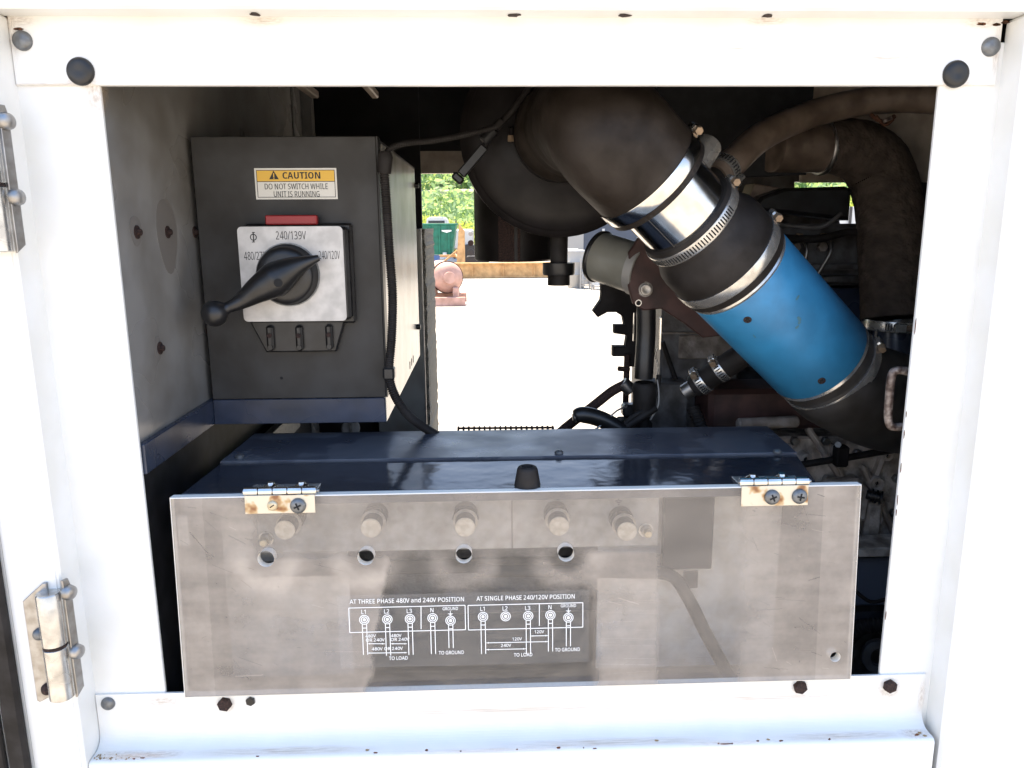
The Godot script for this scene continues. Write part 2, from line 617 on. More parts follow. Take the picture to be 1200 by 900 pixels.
func build_yard() -> void:
	var g := M.new()
	g.face([Vector3(-400, 0, -400), Vector3(400, 0, -400), Vector3(400, 0, 400), Vector3(-400, 0, 400)], Vector3(0, -1, 0))
	structure("ground", g, "ground")
	# hills as one rolling sheet
	var hf := FastNoiseLite.new()
	hf.seed = 4
	hf.frequency = 0.012
	var height := func(x: float, z: float) -> float:
		var d := -z - 62.0
		return maxf(d, 0.0) * 0.19 + (hf.get_noise_2d(x, z) * 5.0 if d > 8.0 else 0.0) - 0.05
	var hm := M.new()
	var nx := 40
	var nz := 24
	for i in nx:
		for j in nz:
			var q := []
			for k in [[0, 0], [1, 0], [1, 1], [0, 1]]:
				var x: float = -160.0 + 320.0 * (i + k[0]) / nx
				var z: float = -62.0 - 190.0 * (j + k[1]) / nz
				q.append(Vector3(x, height.call(x, z), z))
			hm.face(q, q[0] - Vector3(0, 50, 0))
	structure("hillside", hm, "hill_green")
	# far wood on the hill
	var clump := M.new()
	leaves(clump, Vector3(0, 1.6, 0), Vector3(1.5, 1.7, 1.5), 110, 0.36)
	var mm := MultiMesh.new()
	mm.transform_format = MultiMesh.TRANSFORM_3D
	mm.mesh = clump.mesh()
	var spots := []
	for i in 2600:
		var x := rng.randf_range(-60, 75)
		var z := rng.randf_range(-150, -66)
		if z > -92 and z < -78 and x > -30:
			continue
		spots.append(Transform3D(Basis(Vector3.UP, rng.randf() * TAU).scaled(Vector3.ONE * rng.randf_range(0.6, 1.3)), Vector3(x, height.call(x, z) - 0.3, z)))
	mm.instance_count = spots.size()
	for i in spots.size():
		mm.set_instance_transform(i, spots[i])
	var wood := MultiMeshInstance3D.new()
	wood.name = "wood"
	wood.multimesh = mm
	wood.material_override = mats["leaf_dark"]
	add_child(wood)
	wood.set_meta("label", "distant wood of pale green trees covering the hillside")
	wood.set_meta("category", "wood")
	stuff(wood)
	var fm := M.new()
	for i in 12:
		var x0 := -30.0 + i * 8.0
		fm.face([Vector3(x0, height.call(x0, -79) + 0.25, -79), Vector3(x0 + 8, height.call(x0 + 8, -79) + 0.25, -79), Vector3(x0 + 8, height.call(x0 + 8, -91) + 0.25, -91), Vector3(x0, height.call(x0, -91) + 0.25, -91)], Vector3(0, -100, -85))
	structure("field", fm, "field")
	# bushes
	var w0 := ["leafy yellow green bush beside the bare sapling", "rounded yellow green bush behind the green container", "yellow green bush behind the orange mast", "low green bush behind the stacked machinery"]
	var bx := [486, 508, 532, 556]
	for i in 4:
		var p := Vector3(-3.5848, 0.0, -38.0973)
		p = Vector3([-3.6, -2.6, -1.5, -0.3][i], 0.0, [-33.0, -34.5, -33.5, -35.0][i])
		bush(w0[i], p, 2.0, [2.25, 2.0, 2.1, 1.9][i], i != 3)
	for i in 5:
		bush(["bush seen between the engine cover and the wrapped pipe", "bush left of the gap beside the wrapped pipe", "bush right of the gap beside the wrapped pipe", "dark bush above the pale crate beyond the engine", "tallest bush beyond the engine"][i], Vector3(13.3 + i * 1.6, 0, -33.0 - (i % 2) * 2.0), 2.4, 2.6 + 0.3 * (i % 3), i % 2 == 0)
	# sapling
	var sp := Vector3(-3.3, 0, -30.0)
	var sap := thing("sapling", "thin bare sapling standing behind the green container", "tree", sp)
	var tr := M.new()
	tr.sweep([sp, sp + Vector3(0.05, 1.5, 0), sp + Vector3(0.25, 3.6, 0), sp + Vector3(0.5, 5.4, 0)], [0.06, 0.05, 0.03, 0.01], 6)
	tr.sweep([sp + Vector3(0.06, 1.6, 0), sp + Vector3(0.6, 3.0, 0.1), sp + Vector3(1.2, 4.6, 0)], [0.035, 0.022, 0.008], 5)
	tr.sweep([sp + Vector3(0.12, 2.4, 0), sp + Vector3(-0.3, 3.6, 0), sp + Vector3(-0.4, 4.8, 0)], [0.03, 0.02, 0.006], 5)
	part(sap, "trunk", tr, "bark")
	var sl := M.new()
	leaves(sl, sp + Vector3(0.4, 4.2, 0), Vector3(1.2, 1.7, 0.8), 120, 0.09)
	part(sap, "crown", sl, "leaf_light")
	# green container
	var gz := -25.0
	var ga := Vector3(-2.3109, 0.507, -25.0)
	var gb := Vector3(-1.0204, 1.4963, -25.0)
	ga.y = 0.0
	var gc := thing("green_container", "bright green steel waste container with a pale emblem", "container", Vector3(ga.x, 0, gz))
	part(gc, "body", M.new().prism([Vector2(0, 0.5), Vector2(gb.x - ga.x - 0.15, 0.5), Vector2(gb.x - ga.x, gb.y), Vector2(-0.1, gb.y)], Transform3D(Basis(), Vector3(ga.x, 0, gz - 1.6)), 1.6), "green_metal")
	part(gc, "rim", M.new().span(Vector3(ga.x - 0.14, gb.y, gz - 1.63), Vector3(gb.x + 0.04, gb.y + 0.07, gz + 0.03), 0.01), "green_metal")
	for i in 4:
		part(gc, "rib", M.new().span(Vector3(ga.x + 0.1 + i * 0.31, 0.55, gz), Vector3(ga.x + 0.16 + i * 0.31, gb.y, gz + 0.05), 0.01), "green_metal")
	part(gc, "emblem", M.new().prism([Vector2(0, 0.05), Vector2(0.16, 0.0), Vector2(0.32, 0.05), Vector2(0.32, 0.09), Vector2(0.0, 0.09)], Transform3D(Basis(), Vector3(gb.x - 0.46, gb.y - 0.24, gz + 0.055)), 0.004), "pale_print")
	part(gc, "skid", M.new().span(Vector3(ga.x, 0.0, gz - 1.5), Vector3(gb.x - 0.2, 0.5, gz - 0.2), 0.02), "yard_dark")
	# pale truck roof behind the container
	var wt := thing("parked_truck", "white truck cab whose roof shows above the green container", "truck", Vector3(-1.8505, 0, -28.5))
	var ta := Vector3(-2.2686, 1.376, -28.5)
	var tb := Vector3(-1.3998, 1.8075, -28.5)
	part(wt, "cab", M.new().prism([Vector2(ta.x, 0.6), Vector2(tb.x, 0.6), Vector2(tb.x, 1.35), Vector2(tb.x - 0.1, tb.y - 0.08), Vector2(tb.x - 0.2, tb.y), Vector2(ta.x + 0.15, tb.y), Vector2(ta.x + 0.04, tb.y - 0.08), Vector2(ta.x, 1.3)], Transform3D(Basis(), Vector3(0, 0, -30.0)), 1.5, 0.03), "yard_white")
	part(wt, "window", M.new().span(Vector3(ta.x + 0.1, tb.y - 0.38, -28.5), Vector3(tb.x - 0.16, tb.y - 0.14, -28.49), 0.0), "glass_dark")
	part(wt, "bonnet", M.new().span(Vector3(tb.x, 0.6, -29.9), Vector3(tb.x + 0.9, 1.35, -28.6), 0.06), "yard_white")
	for i in 2:
		part(wt, "wheel", M.new().rod(Vector3(ta.x + 0.3 + i * 1.3, 0.4, -28.75), Vector3(ta.x + 0.3 + i * 1.3, 0.4, -28.48), 0.4, 20, 0.03), "yard_dark")
	# orange mast with its braces
	var mz := -22.6
	var ma := Vector3(-0.9544, 1.5477, -22.6)
	var mb := Vector3(-0.6703, 0.3866, -22.6)
	var mast := thing("orange_mast", "upright orange steel mast standing behind the long beam", "mast", Vector3(ma.x, 0, mz))
	part(mast, "post", M.new().prism([Vector2(ma.x, 0.0), Vector2(mb.x, 0.0), Vector2(mb.x, ma.y - 0.22), Vector2(ma.x + 0.12, ma.y)], Transform3D(Basis(), Vector3(0, 0, mz - 0.25)), 0.25, 0.015), "orange_metal")
	part(mast, "brace", M.new().sweep([Vector3(ma.x - 0.45, 0.35, mz - 0.1), Vector3(ma.x + 0.05, 0.75, mz - 0.1)], 0.035, 6), "orange_metal")
	part(mast, "cross_bar", M.new().span(Vector3(ma.x - 0.9, 0.55, mz - 0.3), Vector3(ma.x, 0.62, mz - 0.2), 0.005), "orange_metal")
	# long orange beam on the ground
	var ba := Vector3(-1.4201, 0.0, -21.2449)
	var bz := -21.4652
	var beam := thing("steel_beam", "long orange steel beam lying on the pale ground", "beam", Vector3(ba.x, 0, bz))
	var bl := -1.3388
	var br := 2.2265
	part(beam, "web", M.new().span(Vector3(bl, 0.05, bz - 0.1), Vector3(br, 0.40, bz - 0.06), 0.0), "orange_metal")
	part(beam, "top_flange", M.new().span(Vector3(bl, 0.40, bz - 0.2), Vector3(br, 0.44, bz + 0.04), 0.004), "orange_metal")
	part(beam, "bottom_flange", M.new().span(Vector3(bl, 0.01, bz - 0.2), Vector3(br, 0.05, bz + 0.04), 0.004), "orange_metal")
	for i in 3:
		part(beam, "stiffener", M.new().span(Vector3(lerpf(bl, br, 0.25 + 0.25 * i), 0.05, bz - 0.06), Vector3(lerpf(bl, br, 0.25 + 0.25 * i) + 0.02, 0.40, bz + 0.03)), "orange_metal")
	# dark machinery beside the mast
	var ka := Vector3(-0.6412, 1.3929, -23.2)
	var mach := thing("machine", "dark machine with pipes and pulleys right of the orange mast", "machine", Vector3(ka.x + 0.3, 0, -23.4))
	part(mach, "frame", M.new().span(Vector3(ka.x, 0.0, -23.9), Vector3(ka.x + 0.7, 0.55, -23.2), 0.02), "yard_dark")
	part(mach, "post", M.new().span(Vector3(ka.x + 0.28, 0.55, -23.5), Vector3(ka.x + 0.42, 1.35, -23.35), 0.01), "orange_metal")
	for i in 3:
		part(mach, "pulley", M.new().rod(Vector3(ka.x + 0.14, 0.68 + i * 0.28, -23.3), Vector3(ka.x + 0.14, 0.68 + i * 0.28, -23.15), 0.11 - 0.02 * i, 14, 0.01), ["yard_dark", "dark_rust", "yard_steel"][i])
	part(mach, "pipe", M.new().sweep(curve([Vector3(ka.x + 0.5, 0.5, -23.3), Vector3(ka.x + 0.55, 1.0, -23.3), Vector3(ka.x + 0.3, 1.3, -23.3)]), 0.04, 8), "yard_steel")
	# small clutter between container and mast
	var names := ["pump", "pump", "engine_part", "engine_part", "drum", "drum"]
	var labels := ["small orange pump under the green container", "rust coloured pump left of the orange mast", "pale gearbox casing lying between the drums", "grey casing beside the mast foot", "blue steel drum at the left edge of the yard view", "white steel drum next to the blue drum"]
	for i in 6:
		var c: Vector3 = [Vector3(-1.7046, 0.0, -25.9542), Vector3(-1.4047, 0.0, -26.4365), Vector3(-1.4448, 0.0, -24.9298), Vector3(-1.1603, 0.0, -24.8922), Vector3(-1.5902, 0.0, -22.3716), Vector3(-1.4537, 0.0, -23.576)][i]
		var t := thing(names[i], labels[i], ["pump", "pump", "casing", "casing", "drum", "drum"][i], c)
		if i >= 4:
			var hgt := 0.62 if i == 4 else 0.45
			part(t, "shell", M.new().lathe(c, Vector3.UP, [[0, 0], [0, 0.17], [0.02, 0.18], [hgt * 0.33, 0.17], [hgt * 0.35, 0.18], [hgt * 0.38, 0.17], [hgt * 0.66, 0.17], [hgt * 0.68, 0.18], [hgt * 0.71, 0.17], [hgt, 0.18], [hgt, 0.0]], 20), "blue_metal" if i == 4 else "yard_white")
			part(t, "lid", M.new().rod(c + Vector3(0, hgt, 0), c + Vector3(0, hgt + 0.02, 0), 0.15, 16), "yard_grey")
		else:
			part(t, "housing", M.new().lathe(c + Vector3(-0.2, 0.3, 0), Vector3.RIGHT, [[0, 0], [0, 0.1], [0.05, 0.18], [0.2, 0.2], [0.3, 0.12], [0.4, 0.11], [0.4, 0]], 14), ["orange_metal", "dark_rust", "yard_white", "yard_steel"][i])
			part(t, "base", M.new().span(c + Vector3(-0.2, 0, -0.15), c + Vector3(0.2, 0.12, 0.15), 0.02), "yard_dark")
			part(t, "flange", M.new().rod(c + Vector3(0.05, 0.4, 0), c + Vector3(0.05, 0.62, 0), 0.07, 12), ["salmon_metal", "orange_metal", "yard_white", "yard_dark"][i])
	var first := get_node("pump") as Node3D
	var more := ["orange pump nearest the blue drum", "orange pump behind the salmon tank", "orange pump standing beside the green container skid", "small pump half behind the dust cup"]
	for i in 4:
		again(first, "pump", more[i], Vector3([-0.12, 0.25, 0.30, 0.62][i], 0, [-1.6, -0.8, -2.4, -0.9][i]), [0.5, 1.2, 2.2, 0.2][i])
	# salmon tank on its skid
	var tk := Vector3(-0.8606, 0.0, -13.8686)
	var tank := thing("air_tank", "salmon coloured pressure tank lying on a red skid", "tank", tk)
	var tc := tk + Vector3(0.04, 0.52, -0.35)
	var td := Vector3(0.25, 0, 1).normalized()
	part(tank, "shell", M.new().lathe(tc - td * 0.9, td, [[0, 0], [0.01, 0.1], [0.06, 0.22], [0.16, 0.29], [0.2, 0.295], [1.05, 0.295], [1.12, 0.27], [1.18, 0.2], [1.215, 0.1], [1.22, 0]], 28), "salmon_metal")
	part(tank, "manway", M.new().rod(tc + td * 0.3, tc + td * 0.35, 0.12, 20, 0.01), "salmon_metal")
	part(tank, "band", M.new().lathe(tc - td * 0.9, td, [[0.98, 0.296], [0.98, 0.312], [1.03, 0.312], [1.03, 0.296]], 28), "dark_rust")
	for s in [-1, 1]:
		part(tank, "skid_rail", M.new().span(tk + Vector3(-0.32, 0, 0.05 + s * 0.02 - (0.9 if s < 0 else 0.0)), tk + Vector3(0.42, 0.17, 0.13 + s * 0.02 - (0.9 if s < 0 else 0.0)), 0.01), "salmon_metal")
		part(tank, "saddle", M.new().span(tk + Vector3(0.0 + s * 0.22 - 0.04, 0.15, -0.9), tk + Vector3(0.0 + s * 0.22 + 0.06, 0.34, 0.02), 0.01), "salmon_metal")
	# grey building and the things in front of it
	var ha := Vector3(2.7854, 0.4313, -26.0)
	var hb := Vector3(6.4121, 2.9918, -26.0)
	var hall := thing("metal_building", "blue grey sheet metal building at the right of the yard", "building", Vector3(ha.x, 0, -26.0))
	part(hall, "wall", M.new().span(Vector3(ha.x, 0.0, -34.0), Vector3(ha.x + 5.0, 4.2, -26.0), 0.01), "yard_grey")
	part(hall, "roof", M.new().span(Vector3(ha.x - 0.25, 4.2, -34.2), Vector3(ha.x + 5.2, 4.4, -25.8), 0.02), "yard_white")
	part(hall, "corner_post", M.new().span(Vector3(ha.x - 0.03, 0.0, -26.0), Vector3(ha.x + 0.55, 4.2, -25.97), 0.0), "yard_steel")
	part(hall, "downpipe", M.new().rod(Vector3(4.0067, 0.9, -25.9), Vector3(4.0067, 1.35, -25.9), 0.05, 10), "yard_white")
	part(hall, "door", M.new().span(Vector3(ha.x + 2.4, 0.0, -26.0), Vector3(ha.x + 4.4, 3.2, -25.96), 0.01), "yard_white")
	for i in 2:
		var c: Vector3 = [Vector3(2.1391, -0.0, -17.8287), Vector3(2.1124, 0.0, -18.9266)][i]
		var t := thing("steel_drum", ["tall galvanised drum nearest the grey building corner", "galvanised drum half hidden by the black outlet pipe"][i], "drum", c, "galvanised drums by the grey building")
		part(t, "shell", M.new().lathe(c, Vector3.UP, [[0, 0], [0, 0.19], [0.02, 0.2], [0.3, 0.19], [0.32, 0.2], [0.34, 0.19], [0.6, 0.19], [0.62, 0.2], [0.64, 0.19], [0.86, 0.2], [0.87, 0.19], [0.87, 0.0]], 20), "yard_steel")
		part(t, "lid", M.new().rod(c + Vector3(0, 0.87, 0), c + Vector3(0, 0.9, 0), 0.2, 18), "yard_white")
	for i in 2:
		var c: Vector3 = [Vector3(2.3531, 0.0, -17.5506), Vector3(2.5811, -0.0, -17.2783)][i]
		var t := thing("wire_cage", ["silver wire cage beside the galvanised drum", "silver wire cage partly behind the grey cylinder"][i], "cage", c, "wire cages by the grey building")
		for sx in [-1, 1]:
			for sz in [-1, 1]:
				part(t, "post", M.new().span(c + Vector3(sx * 0.16 - 0.015, 0, sz * 0.16 - 0.015), c + Vector3(sx * 0.16 + 0.015, 0.72, sz * 0.16 + 0.015)), "yard_steel")
		for k in 5:
			part(t, "rail", M.new().span(c + Vector3(-0.17, 0.06 + k * 0.15, 0.13), c + Vector3(0.17, 0.085 + k * 0.15, 0.145)), "yard_steel")
		part(t, "load", M.new().lathe(c + Vector3(0, 0.1, 0), Vector3.UP, [[0, 0], [0, 0.12], [0.35, 0.12], [0.4, 0.08], [0.5, 0.05], [0.5, 0]], 12), ["yard_steel", "yard_white"][i])
	# pale crate seen past the engine
	var ca := Vector3(5.8363, 1.4941, -12.0)
	var cb := Vector3(6.2303, 1.769, -12.0)
	var crate := thing("slatted_crate", "pale slatted crate seen through the gap beside the wrapped pipe", "crate", Vector3(ca.x, 0, -12.0))
	part(crate, "body", M.new().span(Vector3(ca.x, 0, -12.8), Vector3(cb.x, cb.y, -12.03), 0.01), "yard_white")
	for i in 7:
		var yy := 0.12 + i * 0.2
		if yy < cb.y:
			part(crate, "slat", M.new().span(Vector3(ca.x - 0.01, yy, -12.03), Vector3(cb.x, yy + 0.13, -12.0), 0.004), "yard_white")
	part(crate, "corner_post", M.new().span(Vector3(ca.x + 0.16, 0, -12.0), Vector3(ca.x + 0.2, cb.y, -11.97), 0.004), "yard_dark")


func soft_dirt() -> ImageTexture:      # one soft, broken smudge
	var im := Image.create(192, 192, false, Image.FORMAT_RGBA8)
	var fn := FastNoiseLite.new()
	fn.seed = 21
	fn.frequency = 0.035
	fn.fractal_octaves = 4
	for y in 192:
		for x in 192:
			var d := Vector2(x - 95.5, y - 95.5).length() / 95.5
			var a := clampf(1.0 - d, 0.0, 1.0) * clampf(0.5 + 0.7 * fn.get_noise_2d(x, y), 0.0, 1.0)
			im.set_pixel(x, y, Color(0.74, 0.58, 0.38, clampf(a * 0.42, 0.0, 1.0)))
	return ImageTexture.create_from_image(im)


func smudge(m: M, c: Vector3, w: float, h: float, ex: Vector3, ey: Vector3) -> void:
	var a := ex * w * 0.5
	var b := ey * h * 0.5
	m.face([c - a - b, c + a - b, c + a + b, c - a + b], c - ex.cross(ey), [Vector2(0, 1), Vector2(1, 1), Vector2(1, 0), Vector2(0, 0)])


# ---------------------------------------------------------------- the white housing
func blob(m: M, c: Vector3, w: float, h: float, ex: Vector3, ey: Vector3, thick := 0.0004) -> void:      # a flat flake with a ragged outline
	var pts := []
	var k := 11
	for i in k:
		var a := TAU * i / k
		var r := rng.randf_range(0.55, 1.0)
		pts.append(Vector2(cos(a) * w * r, sin(a) * h * r) * 0.5)
	m.prism(pts, Transform3D(Basis(ex, ey, ex.cross(ey)), c), thick)


func build_enclosure() -> void:
	var e := thing("generator_enclosure", "white painted steel generator housing with a large open service hatch", "enclosure", Vector3(0, 0.3, -0.5))
	# posts and header of the opening; the near face lies at z = 0
	var lp := part(e, "left_post", M.new().prism([Vector2(-0.542, 0.80), Vector2(-0.4497, 0.80), Vector2(-0.4497, 1.70), Vector2(-0.542, 1.70)], Transform3D(Basis(), Vector3(0, 0, -0.004)), 0.004, 0.001), "white_paint")
	var rp := part(e, "right_post", M.new().prism([Vector2(0.4497, 0.80), Vector2(0.5180, 0.80), Vector2(0.5180, 1.70), Vector2(0.4497, 1.70)], Transform3D(Basis(), Vector3(0, 0, -0.004)), 0.004, 0.001), "white_paint")
	var hd := part(e, "header_panel", M.new().prism([Vector2(-0.5345, 1.6555), Vector2(0.511, 1.6555), Vector2(0.511, 1.7245), Vector2(-0.5345, 1.7245)], Transform3D(Basis(), Vector3(0, 0, 0.0003)), 0.003, 0.0012), "white_paint")
	part(e, "header_fold", M.new().span(Vector3(-0.5345, 1.6557, -0.006), Vector3(0.511, 1.6565, -0.0002)), "white_paint")
	var ledge := part(e, "header_ledge", M.new().span(Vector3(-0.62, 1.7227, 0.0), Vector3(0.62, 1.7377, 0.0345), 0.003), "white_paint")
	part(e, "upper_panel", M.new().span(Vector3(-1.3, 1.7378, 0.0), Vector3(1.5, 2.12, 0.035), 0.003), "white_paint")
	# the sill: an upright lip with a bend and a tray that comes forward
	var pr := []
	pr.append(Vector2(0.0, 0.9455))
	pr.append(Vector2(0.003, 0.9455))
	for i in 9:
		var a := PI / 2 * i / 8.0
		pr.append(Vector2(0.003 + 0.017 * (1 - cos(a)), 0.893 - 0.017 * sin(a)))
	for i in 5:
		var a := PI / 2 * i / 4.0
		pr.append(Vector2(0.030 + 0.006 * sin(a), 0.870 + 0.006 * cos(a)))
	pr.append(Vector2(0.036, 0.60))
	pr.append(Vector2(0.033, 0.60))
	pr.append(Vector2(0.033, 0.868))
	pr.append(Vector2(0.0, 0.872))
	var sm := M.new()
	var flat := []
	for q in pr:
		flat.append(q)
	# outline in (z, y), swept along x
	sm.prism(flat, Transform3D(Basis(Vector3(0, 0, 1), Vector3(0, 1, 0), Vector3(-1, 0, 0)), Vector3(0.5085, 0, 0)), 1.0425)
	var sill := part(e, "sill", sm, "white_paint")
	# outer skin either side
	part(e, "left_jamb", M.new().span(Vector3(-0.5415, 0.5, -0.004), Vector3(-0.5348, 1.7222, 0.040), 0.002), "white_paint")
	part(e, "left_outer_panel", M.new().span(Vector3(-1.3, 0.5, -0.004), Vector3(-0.5420, 1.7377, 0.030), 0.002), "white_paint")
	part(e, "right_jamb", M.new().span(Vector3(0.5168, 0.5, -0.004), Vector3(1.5, 1.7222, 0.036), 0.004), "white_paint")
	part(e, "lower_panel", M.new().span(Vector3(-1.3, 0.25, -0.004), Vector3(1.5, 0.5995, 0.036), 0.003), "white_paint")
	# roof, floor, ends and the far wall with its own hatch
	part(e, "roof", M.new().span(Vector3(-1.32, 2.1205, -1.07), Vector3(1.52, 2.14, 0.05), 0.004), "white_paint")
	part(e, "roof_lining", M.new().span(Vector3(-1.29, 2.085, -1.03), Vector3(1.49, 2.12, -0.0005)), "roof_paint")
	part(e, "floor_plate", M.new().span(Vector3(-1.3, 0.25, -1.05), Vector3(1.5, 0.30, -0.005)), "dark_frame")
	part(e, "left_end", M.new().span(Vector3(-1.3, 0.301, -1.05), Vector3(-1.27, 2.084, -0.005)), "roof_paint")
	part(e, "right_end", M.new().span(Vector3(1.47, 0.301, -1.05), Vector3(1.5, 2.084, -0.005)), "inner_paint")
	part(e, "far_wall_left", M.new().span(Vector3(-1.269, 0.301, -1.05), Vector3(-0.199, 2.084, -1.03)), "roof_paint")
	part(e, "far_header", M.new().span(Vector3(-0.199 + 0.001, 1.6309, -1.05), Vector3(1.469, 1.6817, -1.03)), "beige")
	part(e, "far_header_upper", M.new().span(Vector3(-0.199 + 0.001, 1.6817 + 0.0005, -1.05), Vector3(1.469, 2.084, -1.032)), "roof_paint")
	part(e, "far_sill", M.new().span(Vector3(-0.199 + 0.001, 0.301, -1.05), Vector3(1.469, 0.945, -1.03)), "beige")
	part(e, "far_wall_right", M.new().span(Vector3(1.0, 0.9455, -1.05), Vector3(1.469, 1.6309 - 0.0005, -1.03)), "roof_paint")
	# partition left of the opening
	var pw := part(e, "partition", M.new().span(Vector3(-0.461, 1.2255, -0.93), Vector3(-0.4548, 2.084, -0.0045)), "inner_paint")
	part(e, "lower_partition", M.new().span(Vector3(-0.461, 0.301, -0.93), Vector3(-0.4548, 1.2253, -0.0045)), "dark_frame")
	part(e, "partition_return", M.new().span(Vector3(-0.4547, 1.2, -0.95), Vector3(-0.425, 2.084, -0.932), 0.003), "inner_paint")
	part(e, "partition_post", M.new().span(Vector3(-0.4547, 0.301, -0.925), Vector3(-0.449, 2.084, -0.86), 0.002), "inner_paint")
	for q in [Vector3(-0.4547, 1.5041, -0.0628), Vector3(-0.4547, 1.5033, -0.1514), Vector3(-0.4547, 1.3617, -0.0938), Vector3(-0.4547, 1.5024, -0.2459), Vector3(-0.4547, 1.3626, -0.2626)]:
		part(pw, "rusty_stud", M.new().rod(q, q + Vector3(0.006, 0, 0), 0.0042, 10, 0.001), "dark_rust")
		part(pw, "washer", M.new().rod(q, q + Vector3(0.0015, 0, 0), 0.008, 14), "dark_rust")
	var sta := M.new()
	for q in [[Vector3(-0.4547, 1.5001, -0.1506), 0.062, 0.095], [Vector3(-0.4547, 1.3625, -0.0889), 0.02, 0.03], [Vector3(-0.4547, 1.5061, -0.061), 0.03, 0.035]]:
		var op := []
		for i in 28:
			var a := TAU * i / 28.0
			op.append(Vector2(cos(a) * q[1], sin(a) * q[2]) * 0.5 * (1.0 + 0.06 * sin(a * 3.0)))
		sta.prism(op, Transform3D(Basis(Vector3(0, 0, -1), Vector3(0, 1, 0), Vector3(1, 0, 0)), q[0]), 0.0003)
	stuff(part(pw, "stain", sta, "stain"))
	# roof ribs
	for k in [[-0.332, -0.318], [-0.232, -0.220]]:
		part(e, "roof_rib", M.new().span(Vector3(k[0], 1.716, -0.48), Vector3(k[1], 1.728, -0.2), 0.002), "beige")
	part(e, "roof_rail", M.new().span(Vector3(-0.6, 1.815, -0.95), Vector3(1.2, 1.835, -0.90), 0.002), "matt_black")
	# lower rail beneath the switch box, running forward
	part(e, "box_rail", M.new().span(Vector3(-0.4546, 1.2256, -0.30), Vector3(-0.4465, 1.262, -0.006), 0.001), "navy_paint")
	part(e, "frame_angle", M.new().span(Vector3(-0.433, 1.12, -0.62), Vector3(-0.418, 1.16, -0.04), 0.001), "zinc")
	part(e, "skid_rail", M.new().span(Vector3(-0.44, 0.95, -0.9), Vector3(0.9, 1.0, -0.86), 0.003), "matt_black")
	# bolts and plugs
	var bolt := M.new().lathe(Vector3.ZERO, Vector3(0, 0, 1), [[0.0, 0.0100], [0.0012, 0.0100], [0.0035, 0.0092], [0.0052, 0.006], [0.0058, 0.0], ], 22).mesh()
	var plug := M.new().lathe(Vector3.ZERO, Vector3(0, 0, 1), [[0.0, 0.0142], [0.002, 0.0142], [0.0046, 0.0128], [0.006, 0.0085], [0.0052, 0.004], [0.005, 0.0]], 28).mesh()
	var hex_bolt := M.new().hex(Vector3.ZERO, Vector3(0, 0, 0.006), 0.0088).mesh()
	piece(hd, "rubber_plug", plug, "black_plastic", Transform3D(Basis(), Vector3(-0.4657, 1.669, 0.0033)))
	piece(hd, "rubber_plug", plug, "black_plastic", Transform3D(Basis(), Vector3(0.4643, 1.6668, 0.0033)))
	piece(hd, "bolt", bolt, "zinc", Transform3D(Basis(), Vector3(-0.5211, 1.6989, 0.0033)))
	piece(hd, "bolt", bolt, "zinc", Transform3D(Basis(), Vector3(0.4996, 1.6945, 0.0033)))
	piece(sill, "bolt", bolt.duplicate(), "zinc", Transform3D(Basis().scaled(Vector3.ONE * 0.85), Vector3(-0.5193, 0.934, 0.003)))
	for q in [[Vector3(-0.3767, 0.9299, 0.003), "dark_rust"], [Vector3(-0.3451, 0.9326, 0.003), "black_plastic"], [Vector3(0.3459, 0.9332, 0.003), "dark_rust"], [Vector3(0.462, 0.9312, 0.003), "dark_rust"]]:
		piece(sill, "hex_bolt", hex_bolt, q[1], Transform3D(Basis(Vector3(0, 0, 1), rng.randf()).scaled(Vector3.ONE * (0.66 if q[1] == "black_plastic" else 1.0)), q[0]))
	# rust and chipped paint
	var ru := M.new()
	for q in [[300, 18, 14, 4], [602, 19, 11, 3], [898, 19, 14, 4], [737, 9, 5, 3], [305, 21, 6, 2], [893, 22, 5, 2]]:
		pass
	for q in [Vector3(-0.2794, 1.7226, 0.0091), Vector3(-0.014, 1.7226, 0.0087), Vector3(0.2509, 1.7226, 0.0115), Vector3(0.101, 1.7226, 0.039)]:
		blob(ru, Vector3(q.x, 1.7224, 0.014), 0.016, 0.016, Vector3(1, 0, 0), Vector3(0, 0, 1))
	stuff(part(ledge, "rust_patch", ru, "dark_rust"))
	var rs := M.new()
	for q in [Vector3(-0.479, 0.8805, 0.0362), Vector3(-0.4688, 0.8814, 0.0362), Vector3(-0.331, 0.8793, 0.0362), Vector3(-0.1885, 0.8795, 0.0362), Vector3(-0.1261, 0.8811, 0.0362), Vector3(-0.0844, 0.8785, 0.0362), Vector3(0.0362, 0.8795, 0.0362), Vector3(0.0668, 0.8785, 0.0362), Vector3(0.0806, 0.8769, 0.0362), Vector3(0.2345, 0.8792, 0.0362), Vector3(0.2517, 0.8787, 0.0362), Vector3(0.2836, 0.8813, 0.0362), Vector3(0.3739, 0.8809, 0.0362), Vector3(0.4839, 0.8835, 0.0362), Vector3(0.3126, 0.8804, 0.0362), Vector3(-0.0153, 0.8787, 0.0362)]:
		blob(rs, q + Vector3(0, 0, 0.0001), rng.randf_range(0.002, 0.008), rng.randf_range(0.002, 0.0035), Vector3(1, 0, 0), Vector3(0, 1, 0))
	blob(rs, Vector3(0.2431, 0.8784, 0.0363), 0.02, 0.002, Vector3(1, 0, 0), Vector3(0, 1, 0))
	stuff(part(sill, "rust_patch", rs, "rust"))
	var rt := M.new()
	for i in 26:
		var f := rng.randf()
		blob(rt, Vector3(-0.531 + 0.055 * f * rng.randf(), 0.8763, 0.021 + 0.011 * rng.randf()), rng.randf_range(0.001, 0.004), rng.randf_range(0.001, 0.003), Vector3(0, 0, 1), Vector3(1, 0, 0), 0.0003)
